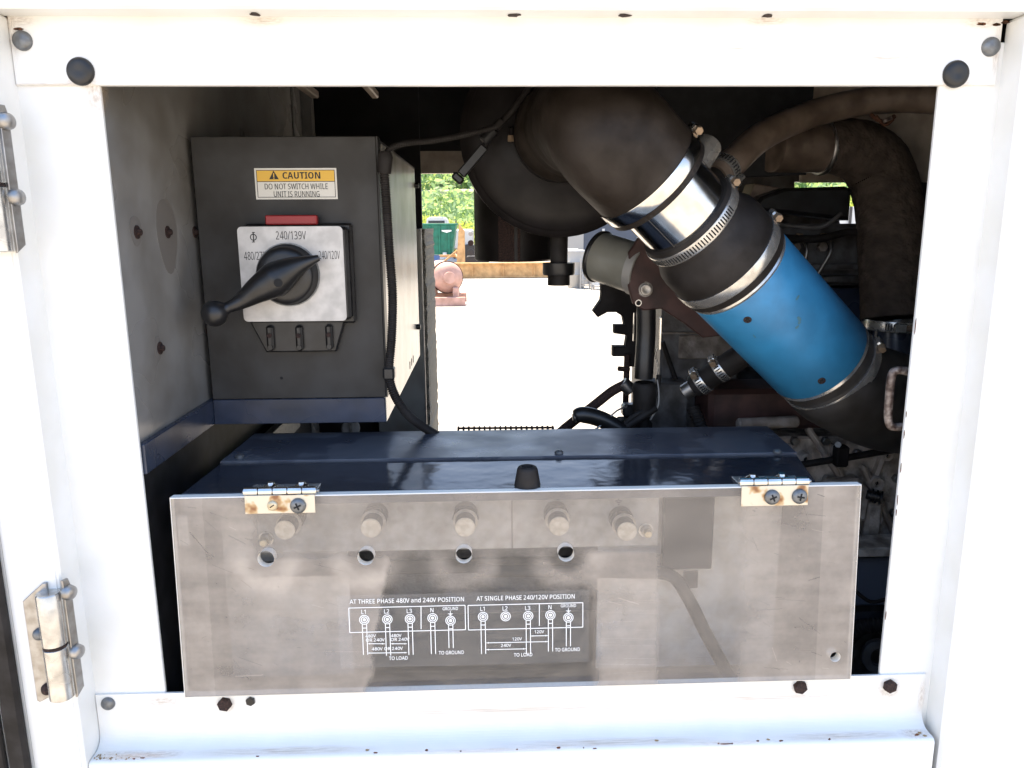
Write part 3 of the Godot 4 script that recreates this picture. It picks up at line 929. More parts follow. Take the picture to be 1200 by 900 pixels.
	for q in [Vector3(0.492, 0.8763, 0.026), Vector3(0.496, 0.8763, 0.023), Vector3(0.499, 0.8763, 0.029), Vector3(0.3, 0.8763, 0.028), Vector3(0.16, 0.8763, 0.024), Vector3(-0.2, 0.8763, 0.027)]:
		blob(rt, q, 0.004, 0.006, Vector3(0, 0, 1), Vector3(1, 0, 0), 0.0003)
	stuff(part(sill, "rust_patch", rt, "ochre"))
	var chip := M.new()
	for i in 7:
		var yy := rng.randf_range(0.98, 1.5)
		blob(chip, Vector3(0.4501, yy, 0.0001), 0.0016, rng.randf_range(0.004, 0.03), Vector3(1, 0, 0), Vector3(0, 1, 0), 0.0003)
	stuff(part(rp, "rust_patch", chip, "rust"))
	var rh := M.new()
	for q in [Vector3(-0.53, 1.7151, 0.0005), Vector3(-0.5238, 1.7103, 0.0034), Vector3(0.4869, 1.7176, 0.0034), Vector3(0.5038, 1.7168, 0.0034), Vector3(0.5128, 1.7193, 0.0034)]:
		blob(rh, q, 0.012, 0.004, Vector3(1, 0, 0), Vector3(0, 1, 0), 0.0003)
	for q in [[1020, 68], [1040, 66], [1060, 67], [1078, 66], [1090, 69], [1005, 69]]:
		pass
	stuff(part(hd, "rust_patch", rh, "rust"))
	var sd := mat("soft_dirt", Color(1, 1, 1), 0.8)
	sd.albedo_texture = soft_dirt()
	sd.transparency = BaseMaterial3D.TRANSPARENCY_ALPHA
	sd.texture_repeat = false
	var X := Vector3(1, 0, 0)
	var Y := Vector3(0, 1, 0)
	var Z := Vector3(0, 0, -1)
	var sh := M.new()
	for q in [[Vector3(-0.5312, 1.7053, 0.0037), 0.014, 0.06], [Vector3(0.5069, 1.6902, 0.0037), 0.010, 0.07], [Vector3(0.4656, 1.6571, 0.0037), 0.05, 0.012], [Vector3(-0.4659, 1.658, 0.0037), 0.05, 0.010], [Vector3(-0.4976, 1.6563, 0.0037), 0.10, 0.006], [Vector3(0.4865, 1.7192, 0.0037), 0.05, 0.018], [Vector3(0.3879, 1.6831, 0.0037), 0.12, 0.006], [Vector3(0.2391, 1.6924, 0.0037), 0.20, 0.004], [Vector3(-0.2725, 1.719, 0.0037), 0.06, 0.012], [Vector3(0.2557, 1.7203, 0.0037), 0.06, 0.012], [Vector3(-0.5243, 1.7184, 0.0037), 0.05, 0.015]]:
		smudge(sh, q[0], q[1], q[2], X, Y)
	stuff(part(hd, "dirt", sh, "soft_dirt"))
	var sl := M.new()
	for q in [[Vector3(0.462, 0.9279, 0.0036), 0.04, 0.04], [Vector3(0.3469, 0.9312, 0.0036), 0.03, 0.03], [Vector3(-0.3757, 0.9279, 0.0036), 0.03, 0.03], [Vector3(-0.4534, 0.9349, 0.0036), 0.06, 0.02], [Vector3(-0.0203, 0.9103, 0.0036), 0.5, 0.012], [Vector3(0.3061, 0.9178, 0.0036), 0.4, 0.012], [Vector3(0.5055, 0.9157, 0.0036), 0.012, 0.06]]:
		smudge(sl, q[0], q[1], q[2], X, Y)
	for q in [[-0.50, 0.024, 0.07, 0.03], [-0.46, 0.024, 0.10, 0.02], [-0.30, 0.024, 0.25, 0.02], [0.10, 0.025, 0.3, 0.02], [0.40, 0.025, 0.2, 0.02], [0.49, 0.024, 0.05, 0.03]]:
		smudge(sl, Vector3(q[0], 0.8766, q[1]), q[2], q[3], X, Z)
	for q in [[Vector3(-0.4755, 0.8841, 0.0364), 0.10, 0.012], [Vector3(-0.0635, 0.878, 0.0364), 0.3, 0.010], [Vector3(0.243, 0.8791, 0.0364), 0.12, 0.010]]:
		smudge(sl, q[0], q[1], q[2], X, Y)
	stuff(part(sill, "dirt", sl, "soft_dirt"))
	var sq := M.new()
	for q in [[Vector3(-0.4549, 1.6458, 0.0003), 0.03, 0.05]]:
		smudge(sq, q[0], q[1], q[2], X, Y)
	stuff(part(lp, "dirt", sq, "soft_dirt"))
	# worn catch on the inner edge of the right post
	var wc := [Vector3(0.4683, 1.3321, -0.03), Vector3(0.4513, 1.3345, -0.03), Vector3(0.4445, 1.3282, -0.03), Vector3(0.444, 1.3006, -0.03), Vector3(0.4454, 1.2748, -0.03), Vector3(0.4518, 1.2639, -0.03), Vector3(0.4731, 1.2647, -0.03)]
	var catcher := thing("catch_loop", "worn metal loop with flaking paint at the right post", "catch", Vector3(0.4697, 1.2981, -0.03))
	part(catcher, "loop", M.new().sweep(curve(wc, 6), 0.0052, 8), "worn_metal")
	for k in [0, 6]:
		part(catcher, "tab", M.new().box(wc[k] + Vector3(0.006, 0, 0), Vector3(0.016, 0.012, 0.006), 0.001), "worn_metal")


func hinge(label: String, y: float, off: float) -> Node3D:
	var base := Vector3(-0.5430 + off, y, 0.042)
	var t := thing("door_hinge", label, "hinge", base, "steel hinges of the open door")
	var kc := base + Vector3(-0.002, 0, 0.008)
	# leaf on the door, leaf on the jamb
	part(t, "door_leaf", M.new().prism([Vector2(-0.035, -0.074), Vector2(-0.0325, -0.076), Vector2(-0.006, -0.062), Vector2(-0.006, 0.074), Vector2(-0.010, 0.074), Vector2(-0.035, 0.052)], Transform3D(Basis(), base + Vector3(0, 0, 0.0)), 0.003, 0.0006), "dull_steel")
	part(t, "jamb_leaf", M.new().prism([Vector2(0.0, -0.068), Vector2(0.011, -0.06), Vector2(0.011, 0.068), Vector2(0.008, 0.078), Vector2(0.0, 0.078)], Transform3D(Basis(Vector3(0.3, 0, -0.954), Vector3.UP, Vector3(0.954, 0, 0.3)), base + Vector3(0.012, 0, 0.006)), 0.003, 0.0006), "dull_steel")
	part(t, "knuckle", M.new().lathe(kc + Vector3(0, 0.0015, 0), Vector3.UP, [[0, 0], [0, 0.012], [0.001, 0.0132], [0.062, 0.0132], [0.064, 0.012], [0.064, 0.0]], 24), "steel")
	part(t, "knuckle", M.new().lathe(kc - Vector3(0, 0.0665, 0), Vector3.UP, [[0, 0], [0, 0.012], [0.001, 0.0132], [0.064, 0.0132], [0.065, 0.012], [0.065, 0.0]], 24), "steel")
	part(t, "washer", M.new().rod(kc - Vector3(0, 0.0014, 0), kc + Vector3(0, 0.0012, 0), 0.0128, 20), "dark_rust")
	for k in [[-0.0205, 0.012, "zinc"], [-0.020, -0.058, "dark_rust"]]:
		var q: Vector3 = base + Vector3(k[0], k[1], 0.003)
		part(t, "bolt", M.new().lathe(q, Vector3(0.15, 0, 1), [[0, 0.0072], [0.0016, 0.0075], [0.005, 0.006], [0.0068, 0.0035], [0.0072, 0]], 16), k[2])
	for k in [0.062, -0.012]:
		var q: Vector3 = base + Vector3(0.0155, k, 0.0015)
		part(t, "bolt", M.new().lathe(q, Vector3(0.954, 0, 0.3), [[0, 0.0088], [0.0022, 0.0088], [0.0068, 0.0078], [0.0086, 0.0055], [0.009, 0]], 18), "dull_steel")
	return t


func build_door_and_hinges() -> void:
	var d := thing("service_door", "white service door folded back left of the hatch, with black edge seal", "door", Vector3(-0.9, 0.9, 0.06))
	part(d, "door_flange", M.new().span(Vector3(-0.5945, 0.62, 0.037), Vector3(-0.5395, 1.74, 0.0412), 0.0005), "white_paint")
	part(d, "door_panel", M.new().span(Vector3(-1.25, 0.62, 0.037), Vector3(-0.595, 1.74, 0.0405)), "white_paint")
	part(d, "edge_seal", M.new().span(Vector3(-0.619, 0.64, 0.0407), Vector3(-0.5955, 1.72, 0.052), 0.004), "black_rubber")
	part(d, "foam_lining", M.new().span(Vector3(-1.22, 0.66, 0.0407), Vector3(-0.624, 1.70, 0.048), 0.002), "black_rubber")
	hinge("lower steel door hinge on the white jamb with a rusty bottom bolt", 1.0413, 0.0)
	hinge("upper steel door hinge cut by the left edge of the picture", 1.5525, 0.0)


# ---------------------------------------------------------------- switch box
func build_switch_box() -> void:
	var zf := -0.236
	var b := thing("switch_box", "dark grey steel control box bearing the voltage selector", "control box", Vector3(-0.32, 1.2256, -0.5))
	var front := part(b, "front_panel", M.new().span(Vector3(-0.4462, 1.2632, zf - 0.0035), Vector3(-0.1948, 1.630, zf), 0.0012), "box_paint")
	part(b, "top_panel", M.new().span(Vector3(-0.4462, 1.6265, -0.83), Vector3(-0.1955, 1.6296, zf - 0.0037)), "box_paint")
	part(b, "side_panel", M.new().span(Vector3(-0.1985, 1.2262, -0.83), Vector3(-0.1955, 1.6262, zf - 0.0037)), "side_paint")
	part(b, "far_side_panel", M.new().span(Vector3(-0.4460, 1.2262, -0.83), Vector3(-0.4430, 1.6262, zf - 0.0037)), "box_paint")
	part(b, "back_panel", M.new().span(Vector3(-0.4428, 1.2262, -0.83), Vector3(-0.1987, 1.6262, -0.827)), "box_paint")
	part(b, "base_flange", M.new().span(Vector3(-0.4462, 1.2256, zf - 0.006), Vector3(-0.1965, 1.2625, zf + 0.0005), 0.001), "navy_paint")
	part(b, "bottom_panel", M.new().span(Vector3(-0.4428, 1.2258, -0.826), Vector3(-0.1987, 1.229, zf - 0.0065)), "navy_paint")
	part(b, "corner_fold", M.new().span(Vector3(-0.1948, 1.2632, zf - 0.028), Vector3(-0.1925, 1.630, zf - 0.0002), 0.0005), "box_paint")
	for q in [Vector3(-0.1955, 1.5936, -0.8259), Vector3(-0.1955, 1.2983, -0.7626)]:
		part(b, "screw", M.new().rod(q, q + Vector3(0.009, 0, 0), 0.006, 12, 0.001), "black_plastic")
	for i in 3:
		part(b, "vent_slot", M.new().box(Vector3(-0.1953, 1.2450, -0.60 - i * 0.035), Vector3(0.0008, 0.014, 0.006)), "slot_dark")
	part(front, "pin_hole", M.new().rod(Vector3(-0.3447, 1.2939, -0.236), Vector3(-0.3446, 1.294, -0.2355), 0.0022, 10), "slot_dark")
	# isolators under the box
	var iso := thing("isolator_mount", "round pale rubber mount in the gap beneath the control box", "mount", Vector3(-0.2971, 1.1452, -0.5))
	part(iso, "body", M.new().rod(Vector3(-0.3007, 1.1415, -0.52), Vector3(-0.2952, 1.1495, -0.49), 0.017, 20, 0.002), "board")
	part(iso, "stud", M.new().box(Vector3(-0.2948, 1.15, -0.488), Vector3(0.004, 0.028, 0.003)), "steel")
	# caution sticker
	var sx := -0.3626
	var sx1 := -0.2505
	var sy := 1.5463
	var sy1 := 1.588
	var w := sx1 - sx
	var h := sy1 - sy
	var cx := (sx + sx1) * 0.5
	var cl := thing("caution_sticker", "yellow and white caution sticker above the selector switch", "sticker", Vector3(cx, sy, zf))
	part(cl, "backing", M.new().span(Vector3(sx, sy, zf + 0.0002), Vector3(sx1, sy1, zf + 0.0008)), "white_print")
	part(cl, "yellow_band", M.new().span(Vector3(sx + 0.0025, sy1 - h * 0.42, zf + 0.0008), Vector3(sx1 - 0.0025, sy1 - 0.0025, zf + 0.0010)), "yellow_print")
	var lt := M.new()
	write(lt, "CAUTION", Transform3D(Basis(), Vector3(cx + 0.008, sy1 - h * 0.235, zf + 0.0011)), 0.0088, true, w * 0.46)
	write(lt, "DO NOT SWITCH WHILE", Transform3D(Basis(), Vector3(cx, sy + h * 0.41, zf + 0.0010)), 0.0072, false, w * 0.77)
	write(lt, "UNIT IS RUNNING", Transform3D(Basis(), Vector3(cx, sy + h * 0.165, zf + 0.0010)), 0.0072, false, w * 0.56)
	part(cl, "lettering", lt, "black_print")
	var tx := cx - w * 0.265
	var ty := sy1 - h * 0.235
	part(cl, "warning_triangle", M.new().prism([Vector2(-0.0065, -0.005), Vector2(0.0065, -0.005), Vector2(0, 0.0065)], Transform3D(Basis(), Vector3(tx, ty, zf + 0.0010)), 0.0004), "black_print")
	part(cl, "exclamation_mark", M.new().box(Vector3(tx, ty + 0.0005, zf + 0.0015), Vector3(0.0013, 0.005, 0.0003)).box(Vector3(tx, ty - 0.0035, zf + 0.0015), Vector3(0.0014, 0.0014, 0.0003)), "yellow_print")
	part(cl, "border", M.new().span(Vector3(sx + 0.0025, sy + 0.0025, zf + 0.0008), Vector3(sx + 0.0032, sy1 - 0.0025, zf + 0.0012)).span(Vector3(sx1 - 0.0032, sy + 0.0025, zf + 0.0008), Vector3(sx1 - 0.0025, sy1 - 0.0025, zf + 0.0012)).span(Vector3(sx + 0.0033, sy + 0.0025, zf + 0.0008), Vector3(sx1 - 0.0033, sy + 0.0032, zf + 0.0012)).span(Vector3(sx + 0.0033, sy1 - 0.0032, zf + 0.0008), Vector3(sx1 - 0.0033, sy1 - 0.0025, zf + 0.0012)).span(Vector3(sx + 0.0033, sy1 - h * 0.42 - 0.0008, zf + 0.0010), Vector3(sx1 - 0.0033, sy1 - h * 0.42, zf + 0.0012)), "black_print")
	# the rotary selector
	var zp := -0.205
	var pa := Vector3(-0.3827, 1.3803, -0.205)
	var pb := Vector3(-0.2408, 1.5095, -0.205)
	var px := (pa.x + pb.x) * 0.5
	var py := (pa.y + pb.y) * 0.5
	var pw := pb.x - pa.x
	var ph := pb.y - pa.y
	var s := thing("selector_switch", "black rotary voltage selector with silver dial plate and long handle", "switch", Vector3(px, py, zf))
	part(s, "body", M.new().span(Vector3(pa.x + 0.002, pa.y + 0.001, zf), Vector3(pb.x + 0.006, pb.y - 0.001, zp - 0.002), 0.004), "black_plastic")
	part(s, "back_collar", M.new().span(Vector3(pa.x + 0.004, pa.y - 0.006, zf), Vector3(pb.x + 0.009, pb.y + 0.004, zf + 0.012), 0.003), "black_plastic")
	var rr := 0.006
	var op := []
	for k in [[1, 1, 0], [-1, 1, 1], [-1, -1, 2], [1, -1, 3]]:
		for i in 6:
			var a: float = PI / 2 * (k[2] + i / 5.0)
			op.append(Vector2(k[0] * (pw * 0.5 - rr) + cos(a) * rr, k[1] * (ph * 0.5 - rr) + sin(a) * rr))
	var dial := part(s, "dial_plate", M.new().prism(op, Transform3D(Basis(), Vector3(px, py, zp - 0.002)), 0.002, 0.0), "face_plate")
	var dm := M.new()
	write(dm, "240/139V", Transform3D(Basis(), Vector3(-0.3107, 1.4974, -0.205)), 0.0105, false, 0.0406)
	write(dm, "480/277V", Transform3D(Basis(), Vector3(-0.3586, 1.4702, -0.205)), 0.0105, false, 0.0346)
	write(dm, "240/120V", Transform3D(Basis(), Vector3(-0.2602, 1.4707, -0.205)), 0.0105, false, 0.0286)
	dm.lathe(Vector3(-0.3614, 1.4954, -0.205), Vector3(0, 0, 1), [[0, 0.0034], [0.0004, 0.0034], [0.0004, 0.0046], [0, 0.0046]], 20)
	dm.box(Vector3(-0.3613, 1.4954, -0.2048), Vector3(0.0014, 0.0135, 0.0004))
	dm.box(Vector3(-0.3618, 1.489, -0.2048), Vector3(0.004, 0.001, 0.0004)).box(Vector3(-0.3608, 1.5018, -0.2048), Vector3(0.004, 0.001, 0.0004))
	part(dial, "lettering", dm, "black_print")
	part(s, "red_indicator", M.new().span(Vector3(-0.3461, 1.5118, -0.212), Vector3(-0.2758, 1.5246, -0.222), 0.0015), "red_plastic")
	# terminal shroud beneath
	part(s, "shroud", M.new().prism([Vector2(-0.5488, 0.6736) * 0.0 + Vector2(-0.3817, 1.379), Vector2(-0.2475, 1.3777), Vector2(-0.2618, 1.3337), Vector2(-0.361, 1.3336)], Transform3D(Basis(), Vector3(0, 0, zf)), 0.011, 0.002), "black_plastic")
	for q in [Vector3(-0.3527, 1.3548, -0.222), Vector3(-0.3119, 1.3544, -0.222), Vector3(-0.2698, 1.3552, -0.222)]:
		part(s, "shroud_rib", M.new().box(q, Vector3(0.010, 0.036, 0.010), 0.003), "black_plastic")
		part(s, "terminal_screw", M.new().rod(q + Vector3(0, 0.004, 0.004), q + Vector3(0, 0.004, 0.0065), 0.0035, 10), "dark_rust")
		part(s, "terminal_screw", M.new().rod(q + Vector3(0, -0.013, 0.004), q + Vector3(0, -0.013, 0.0065), 0.0035, 10), "black_plastic")
	# knob and handle
	var kc := Vector3(-0.3175, 1.4445, -0.205)
	var knob := part(s, "knob", M.new().lathe(kc, Vector3(0, 0, 1), [[0, 0.0415], [0.004, 0.0415], [0.006, 0.0396], [0.020, 0.0385], [0.024, 0.0355], [0.026, 0.028], [0.026, 0]], 44), "black_plastic")
	part(knob, "knob_ring", M.new().lathe(kc, Vector3(0, 0, 1), [[0.0, 0.0432], [0.003, 0.0432], [0.003, 0.0416]], 44), "zinc")
	var tip := Vector3(-0.2686, 1.4684, -0.178)
	var mid := Vector3(-0.3266, 1.4401, -0.168)
	var neck := Vector3(-0.3686, 1.4134, -0.156)
	var nb := Vector3(-0.3863, 1.4052, -0.15)
	var ball := Vector3(-0.4015, 1.3985, -0.146)
	var hp := curve([tip, tip.lerp(mid, 0.5) + Vector3(0, 0.003, 0), mid, mid.lerp(neck, 0.55) + Vector3(0, 0.001, 0), neck, nb], 8)
	var hr := []
	for i in hp.size():
		var f := float(i) / (hp.size() - 1)
		var r := 0.0
		if f < 0.4:
			r = lerpf(0.004, 0.0235, smoothstep(0.0, 0.4, f) * 0.6 + f / 0.4 * 0.4)
		elif f < 0.8:
			r = lerpf(0.0235, 0.0105, (f - 0.4) / 0.4)
		else:
			r = lerpf(0.0105, 0.0066, (f - 0.8) / 0.2)
		hr.append(r)
	part(s, "handle", M.new().sweep(hp, hr, 20), "black_plastic")
	part(s, "ball_grip", M.new().lathe(ball - (nb - ball).normalized() * 0.0172, nb - ball, [[0, 0], [0.0008, 0.005], [0.003, 0.0097], [0.0065, 0.0135], [0.011, 0.0162], [0.0172, 0.0172], [0.0235, 0.016], [0.028, 0.0132], [0.0315, 0.0095], [0.034, 0.0075], [0.038, 0.0075]], 28), "black_plastic")
	part(s, "pivot_hole", M.new().rod(Vector3(-0.3173, 1.4375, -0.149), Vector3(-0.3155, 1.438, -0.1425), 0.0056, 16), "slot_dark")
	# corrugated conduit down the corner of the box
	var c1 := [Vector3(-0.1834, 1.5866, -0.222), Vector3(-0.1818, 1.5379, -0.222), Vector3(-0.1805, 1.48, -0.222), Vector3(-0.1782, 1.4148, -0.222), Vector3(-0.1817, 1.3542, -0.222), Vector3(-0.1872, 1.3035, -0.222), Vector3(-0.1813, 1.2703, -0.224), Vector3(-0.1638, 1.2367, -0.235), Vector3(-0.1418, 1.2129, -0.25), Vector3(-0.1199, 1.1952, -0.26)]
	var cd := thing("corrugated_conduit", "black corrugated conduit running down the control box corner", "conduit", Vector3(-0.1805, 1.48, -0.222))
	var rb := ribbed(curve(c1, 12), 0.0068, 0.0032, 0.0011)
	part(cd, "tube", M.new().sweep(rb[0], rb[1], 14), "black_rubber")
	part(cd, "end_boot", M.new().lathe(Vector3(-0.1836, 1.5799, -0.222), Vector3(-0.1802, 1.6079, -0.222) - Vector3(-0.1836, 1.5799, -0.222), [[0, 0], [0, 0.0095], [0.022, 0.0105], [0.028, 0.008], [0.028, 0]], 18), "black_rubber")
	part(cd, "tie_clip", M.new().box(Vector3(-0.1874, 1.3021, -0.223), Vector3(0.017, 0.019, 0.018), 0.003), "black_plastic")
	var c2 := [Vector3(-0.1803, 1.6056, -0.222), Vector3(-0.1722, 1.6136, -0.224), Vector3(-0.1546, 1.6202, -0.235), Vector3(-0.1211, 1.6261, -0.26), Vector3(-0.08, 1.6361, -0.29), Vector3(-0.0491, 1.6443, -0.3), Vector3(-0.0304, 1.6502, -0.31)]
	var ch := thing("wiring_sheath", "thin ribbed black sheath crossing from the conduit to the round housing", "sheath", Vector3(-0.1211, 1.6261, -0.26))
	var r2 := ribbed(curve(c2, 12), 0.0042, 0.0028, 0.0009)
	part(ch, "tube", M.new().sweep(r2[0], r2[1], 12), "black_rubber")


# ---------------------------------------------------------------- terminal box
func build_terminal_box() -> void:
	var t := thing("terminal_box", "navy blue terminal box with stepped lid below the hatch", "terminal box", Vector3(-0.02, 0.75, -0.15))
	var xl := -0.408
	var xr := 0.362
	part(t, "front_lid", M.new().prism([Vector2(-0.411, -0.010), Vector2(0.354, -0.010), Vector2(0.377, -0.134), Vector2(-0.4045, -0.134)].map(func(q): return Vector2(q.x, -q.y)), Transform3D(Basis(Vector3(1, 0, 0), Vector3(0, 0, -1), Vector3(0, 1, 0)), Vector3(0, 1.1965, 0)), 0.003, 0.001), "front_lid")
	part(t, "rear_lid", M.new().prism([Vector2(-0.4045, -0.128), Vector2(0.377, -0.128), Vector2(0.386, -0.268), Vector2(-0.400, -0.268)].map(func(q): return Vector2(q.x, -q.y)), Transform3D(Basis(Vector3(1, 0, 0), Vector3(0, 0, -1), Vector3(0, 1, 0)), Vector3(0, 1.1998, 0)), 0.003, 0.001), "deck_paint")
	part(t, "lid_lip", M.new().span(Vector3(-0.411, 1.184, -0.0135), Vector3(0.354, 1.1963, -0.0105), 0.0006), "deck_paint")
	part(t, "lid_hem", M.new().span(Vector3(-0.404, 1.192, -0.1285), Vector3(0.377, 1.1997, -0.1262)), "deck_paint")
	part(t, "left_side", M.new().span(Vector3(-0.404, 0.90, -0.265), Vector3(-0.401, 1.196, -0.03)), "dark_frame")
	part(t, "right_side", M.new().span(Vector3(0.350, 0.90, -0.265), Vector3(0.353, 1.196, -0.03)), "dark_frame")
	part(t, "back", M.new().span(Vector3(-0.4, 0.90, -0.268), Vector3(0.38, 1.199, -0.265)), "engine_paint")
	part(t, "bottom", M.new().span(Vector3(-0.4, 0.89, -0.265), Vector3(0.35, 0.8995, -0.03)), "dark_frame")
	for q in [Vector3(-0.3834, 1.2029, -0.144), Vector3(0.3495, 1.2029, -0.1289), Vector3(0.0507, 1.2029, -0.1408)]:
		part(t, "lid_screw", M.new().lathe(q, Vector3.UP, [[0, 0.006], [0.002, 0.006], [0.004, 0.004], [0.0045, 0]], 14), "zinc")
	# the board that carries the studs
	var zb := -0.065
	var by := 1.0978
	var b0 := -0.3431
	var bm := -0.0167
	var b1 := 0.1741
	var lb := part(t, "terminal_board", M.new().span(Vector3(b0, by, zb - 0.012), Vector3(bm - 0.0006, 1.19, zb), 0.0008), "board")
	part(t, "terminal_board", M.new().span(Vector3(bm + 0.0006, by, zb - 0.012), Vector3(b1, 1.19, zb), 0.0008), "board")
	var lm := M.new()
	write(lm, "L2", Transform3D(Basis(), Vector3(-0.1894, 1.1709, -0.065)), 0.0085)
	write(lm, "L3", Transform3D(Basis(), Vector3(-0.0755, 1.1677, -0.065)), 0.0085)
	write(lm, "N", Transform3D(Basis(), Vector3(0.0405, 1.1679, -0.065)), 0.0085)
	lm.box(Vector3(0.1209, 1.1665, -0.0648), Vector3(0.001, 0.009, 0.0005)).box(Vector3(0.1211, 1.1607, -0.0648), Vector3(0.009, 0.001, 0.0005)).box(Vector3(0.1211, 1.1583, -0.0648), Vector3(0.005, 0.001, 0.0005)).box(Vector3(0.1212, 1.156, -0.0648), Vector3(0.002, 0.001, 0.0005))
	part(lb, "lettering", lm, "black_print")
	for q in [Vector3(-0.2942, 1.1487, -0.065), Vector3(-0.1903, 1.1491, -0.065), Vector3(-0.0758, 1.148, -0.065), Vector3(0.0396, 1.147, -0.065), Vector3(0.1238, 1.1384, -0.065)]:
		var st := part(t, "terminal_stud", M.new().lathe(q, Vector3(0, 0, 1), [[0, 0.0155], [0.012, 0.0155], [0.0125, 0.0125], [0.0475, 0.0125]], 20), "stud_dark")
		part(st, "stud_face", M.new().lathe(q, Vector3(0, 0, 1), [[0.0475, 0.0125], [0.0487, 0.0118], [0.0487, 0]], 20), "stud_face")
		part(st, "nut", M.new().hex(q + Vector3(0, 0, 0.0126), q + Vector3(0, 0, 0.023), 0.0165), "stud_dark")
		part(st, "washer", M.new().rod(q + Vector3(0, 0, 0.026), q + Vector3(0, 0, 0.0285), 0.0155, 20), "stud_metal")
	for q in [Vector3(-0.3319, 1.1182, -0.065), Vector3(0.1577, 1.1201, -0.065)]:
		var sb := part(t, "board_bolt", M.new().hex(q, q + Vector3(0, 0, 0.007), 0.0082), "stud_metal")
		part(sb, "bolt_end", M.new().rod(q + Vector3(0, 0, 0.007), q + Vector3(0, 0, 0.016), 0.005, 14, 0.001), "brass")
		part(sb, "washer", M.new().rod(q + Vector3(0, 0, 0.0002), q + Vector3(0, 0, 0.0012), 0.0098, 16), "steel")
	part(t, "inner_panel", M.new().span(Vector3(-0.4008, 0.9005, -0.105), Vector3(-0.2363, 1.19, -0.100)), "pale_board")
	part(t, "inner_panel", M.new().span(Vector3(0.1011, 0.9005, -0.105), Vector3(0.3495, 1.19, -0.100)), "pale_board")
	part(t, "inner_bracket", M.new().span(Vector3(0.1821, 1.0611, -0.07), Vector3(0.2481, 1.1727, -0.08), 0.001).span(Vector3(0.21, 1.0345, -0.068), Vector3(0.2301, 1.06, -0.07), 0.001), "matt_black")
	part(t, "inner_rail", M.new().span(Vector3(-0.39, 1.0582, -0.085), Vector3(0.25, 1.0777, -0.078), 0.001), "matt_black")
	# heavy cable inside
	var cb := thing("load_cable", "thick black cable bending down behind the clear cover", "cable", Vector3(0.2051, 1.0437, -0.05))
	part(cb, "sheath", M.new().sweep(curve([Vector3(-0.0615, 1.0723, -0.055), Vector3(0.0267, 1.0718, -0.052), Vector3(0.1373, 1.0691, -0.05), Vector3(0.1876, 1.0632, -0.05), Vector3(0.2123, 1.0314, -0.05), Vector3(0.2356, 0.9848, -0.045), Vector3(0.2639, 0.9325, -0.04), Vector3(0.297, 0.8734, -0.04)], 8), 0.0085, 12), "black_rubber")
	# rubber bumper on the lid
	var q := Vector3(0.0007, 1.1995, -0.0161)
	var bp := thing("rubber_bumper", "small black tapered rubber bumper standing on the navy lid", "bumper", q)
	part(bp, "body", M.new().lathe(q, Vector3.UP, [[0, 0.0155], [0.002, 0.016], [0.022, 0.0125], [0.0245, 0.0112], [0.0255, 0.0095], [0.0255, 0.0072], [0.018, 0.0062], [0.018, 0]], 28), "black_rubber")
	# ribbed strip behind the lid
	var gr := thing("guard_grille", "rusty ribbed guard strip showing just above the lid", "guard", Vector3(-0.0133, 1.1241, -0.55))
	part(gr, "rail", M.new().sweep([Vector3(-0.1062, 1.1171, -0.55), Vector3(0.0816, 1.1176, -0.55)], 0.006, 8), "matt_black")
	part(gr, "rail", M.new().sweep([Vector3(-0.1027, 1.1305, -0.55), Vector3(0.0783, 1.1295, -0.55)], 0.0022, 6), "rust")
	for i in 19:
		var g0 := Vector3(-0.1027, 1.128, -0.55)
		var g1 := Vector3(0.0783, 1.1269, -0.55)
		var gp := g0.lerp(g1, i / 18.0)
		part(gr, "rib", M.new().box(gp + Vector3(0, -0.006, 0.0), Vector3(0.0035, 0.022, 0.016), 0.001), "dark_rust")


